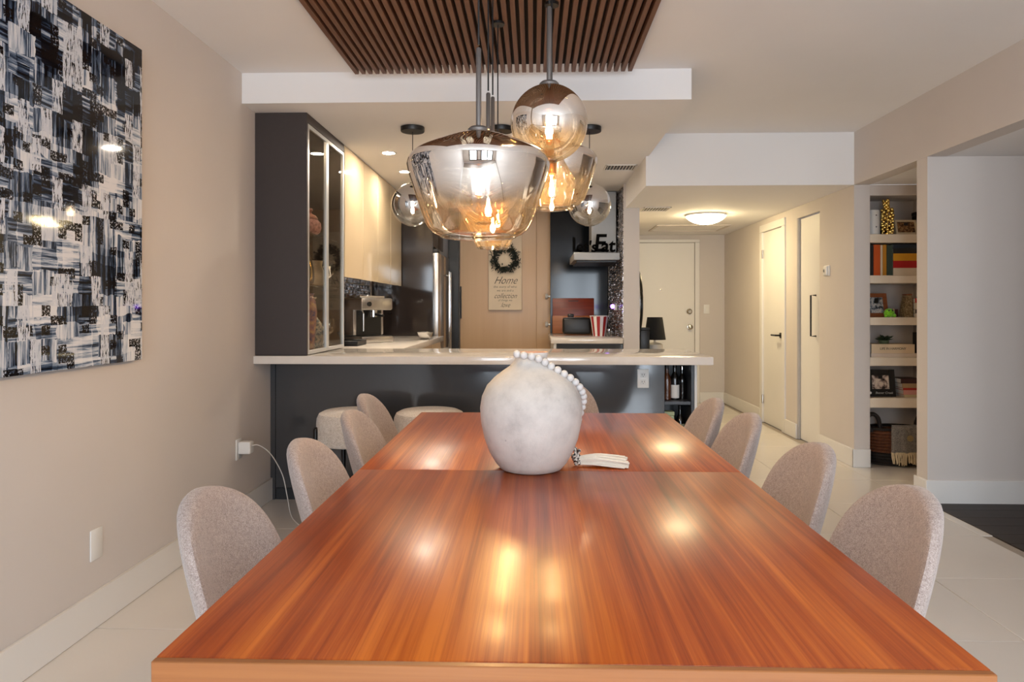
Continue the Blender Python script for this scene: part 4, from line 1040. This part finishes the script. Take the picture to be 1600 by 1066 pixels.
def wide(cy, d, s=1.0):
    k = d / 1080
    pts = [(13, 205), (28, 209), (60, 221), (85, 232), (98, 238.5), (105, 244), (110, 252), (111.5, 260), (108.5, 273), (99, 302), (89, 332), (82, 350), (77, 358), (68, 366), (58, 370)]
    return [(r * k * s, H + (482 - (cy + (v - 205) * s)) * k) for r, v in pts]
def globe(r, zc, cut=.93, n=22):
    a0, a1 = .12, pi - math.acos(min(.999, cut)) if cut < 1 else pi * .97
    return [(r * sin(a0 + (a1 - a0) * i / n), zc + r * cos(a0 + (a1 - a0) * i / n)) for i in range(n + 1)]
def px(u, v, d): X = (u - 834) / 1080 * d; return X, d + .0314 * X, H + (482 - v) * d / 1080
x, y, z = px(748, 205, 1.9); p = wide(205, 1.9)
pendant('wide smoky mirrored funnel pendant, lowest in front of the cluster', x, y, p, z, .225, PZ, (.80, .50, .92), H + (482 - 283) * 1.9 / 1080, EM_BULB)
x, y, z = px(858, 193, 2.1); r = 60 / 1080 * 2.1
pendant('mirrored globe pendant on a grey rod, highest of the cluster', x, y, globe(r, z, .975), z + r * .99, .235, PZ, (.80, .52, .92), z - .005, EM_BULB, 1.05)
k = 2.45 / 1080; x, y, z0 = px(862, 215, 2.45)
lant = [(9, 215), (12, 225), (20, 252), (30, 270), (36, 280), (37.5, 285), (36, 292), (32, 310), (28.5, 326)]
pendant('small lantern shaped clear pendant below the mirrored globe', x, y, [(a * k, H + (482 - v) * k) for a, v in lant], z0, .15, PZ, (.6, .2, .6), H + (482 - 292) * k, EM_BULB, .9)
x, y, z = px(862, 217, 2.95); p = wide(217, 2.95, .64)
pendant('wide smoky funnel pendant half hidden behind the mirrored globe', x, y, p, z, .2, PZ, (.74, .42, .86), H + (482 - 290) * 2.95 / 1080, EM_BULB)
x, y, z = px(763, 298, 2.35); r = 55 / 1080 * 2.35
pendant('clear globe pendant seen through the front funnel shade', x, y, globe(r, z, .93), z + r * .99, .21, PZ, (.4, .1, .6), z - .05, EM_BULB)
k = 2.62 / 1080; x, y, z0 = px(770, 285, 2.62)
lant2 = [(9, 285), (14, 295), (26, 312), (42, 328), (48, 335), (48, 341), (42, 352), (34, 368), (24.5, 388)]
pendant('tapered lantern pendant whose rim hangs below the front funnel', x, y, [(a * k, H + (482 - v) * k) for a, v in lant2], z0, .32, PZ, (.6, .2, .5), H + (482 - 350) * k, EM_BULB, .9)
x, y, z = px(778, 336, 3.15); r = 45 / 1080 * 3.15
pendant('smoky globe pendant at the back of the table cluster', x, y, globe(r, z, .93), z + r * .99, .24, PZ, (.5, .2, .6), z - .02, EM_BULB)
for k, (u, lab) in enumerate(((645, 'smoky globe pendant over peninsula, nearest the display cabinet'), (783, 'smoky globe pendant over peninsula, middle of three'), (921, 'smoky globe pendant over peninsula, nearest the partition'))):
    x, y, z = px(u, 320, 4.5); r = .139
    pendant(lab, x, y, globe(r, z, .975), z + r * .99, .08, 2.399, (.98, .45, .94), z - .02, EM_BULBK, 1, True, .014, False, 'globe pendants above the peninsula', True)
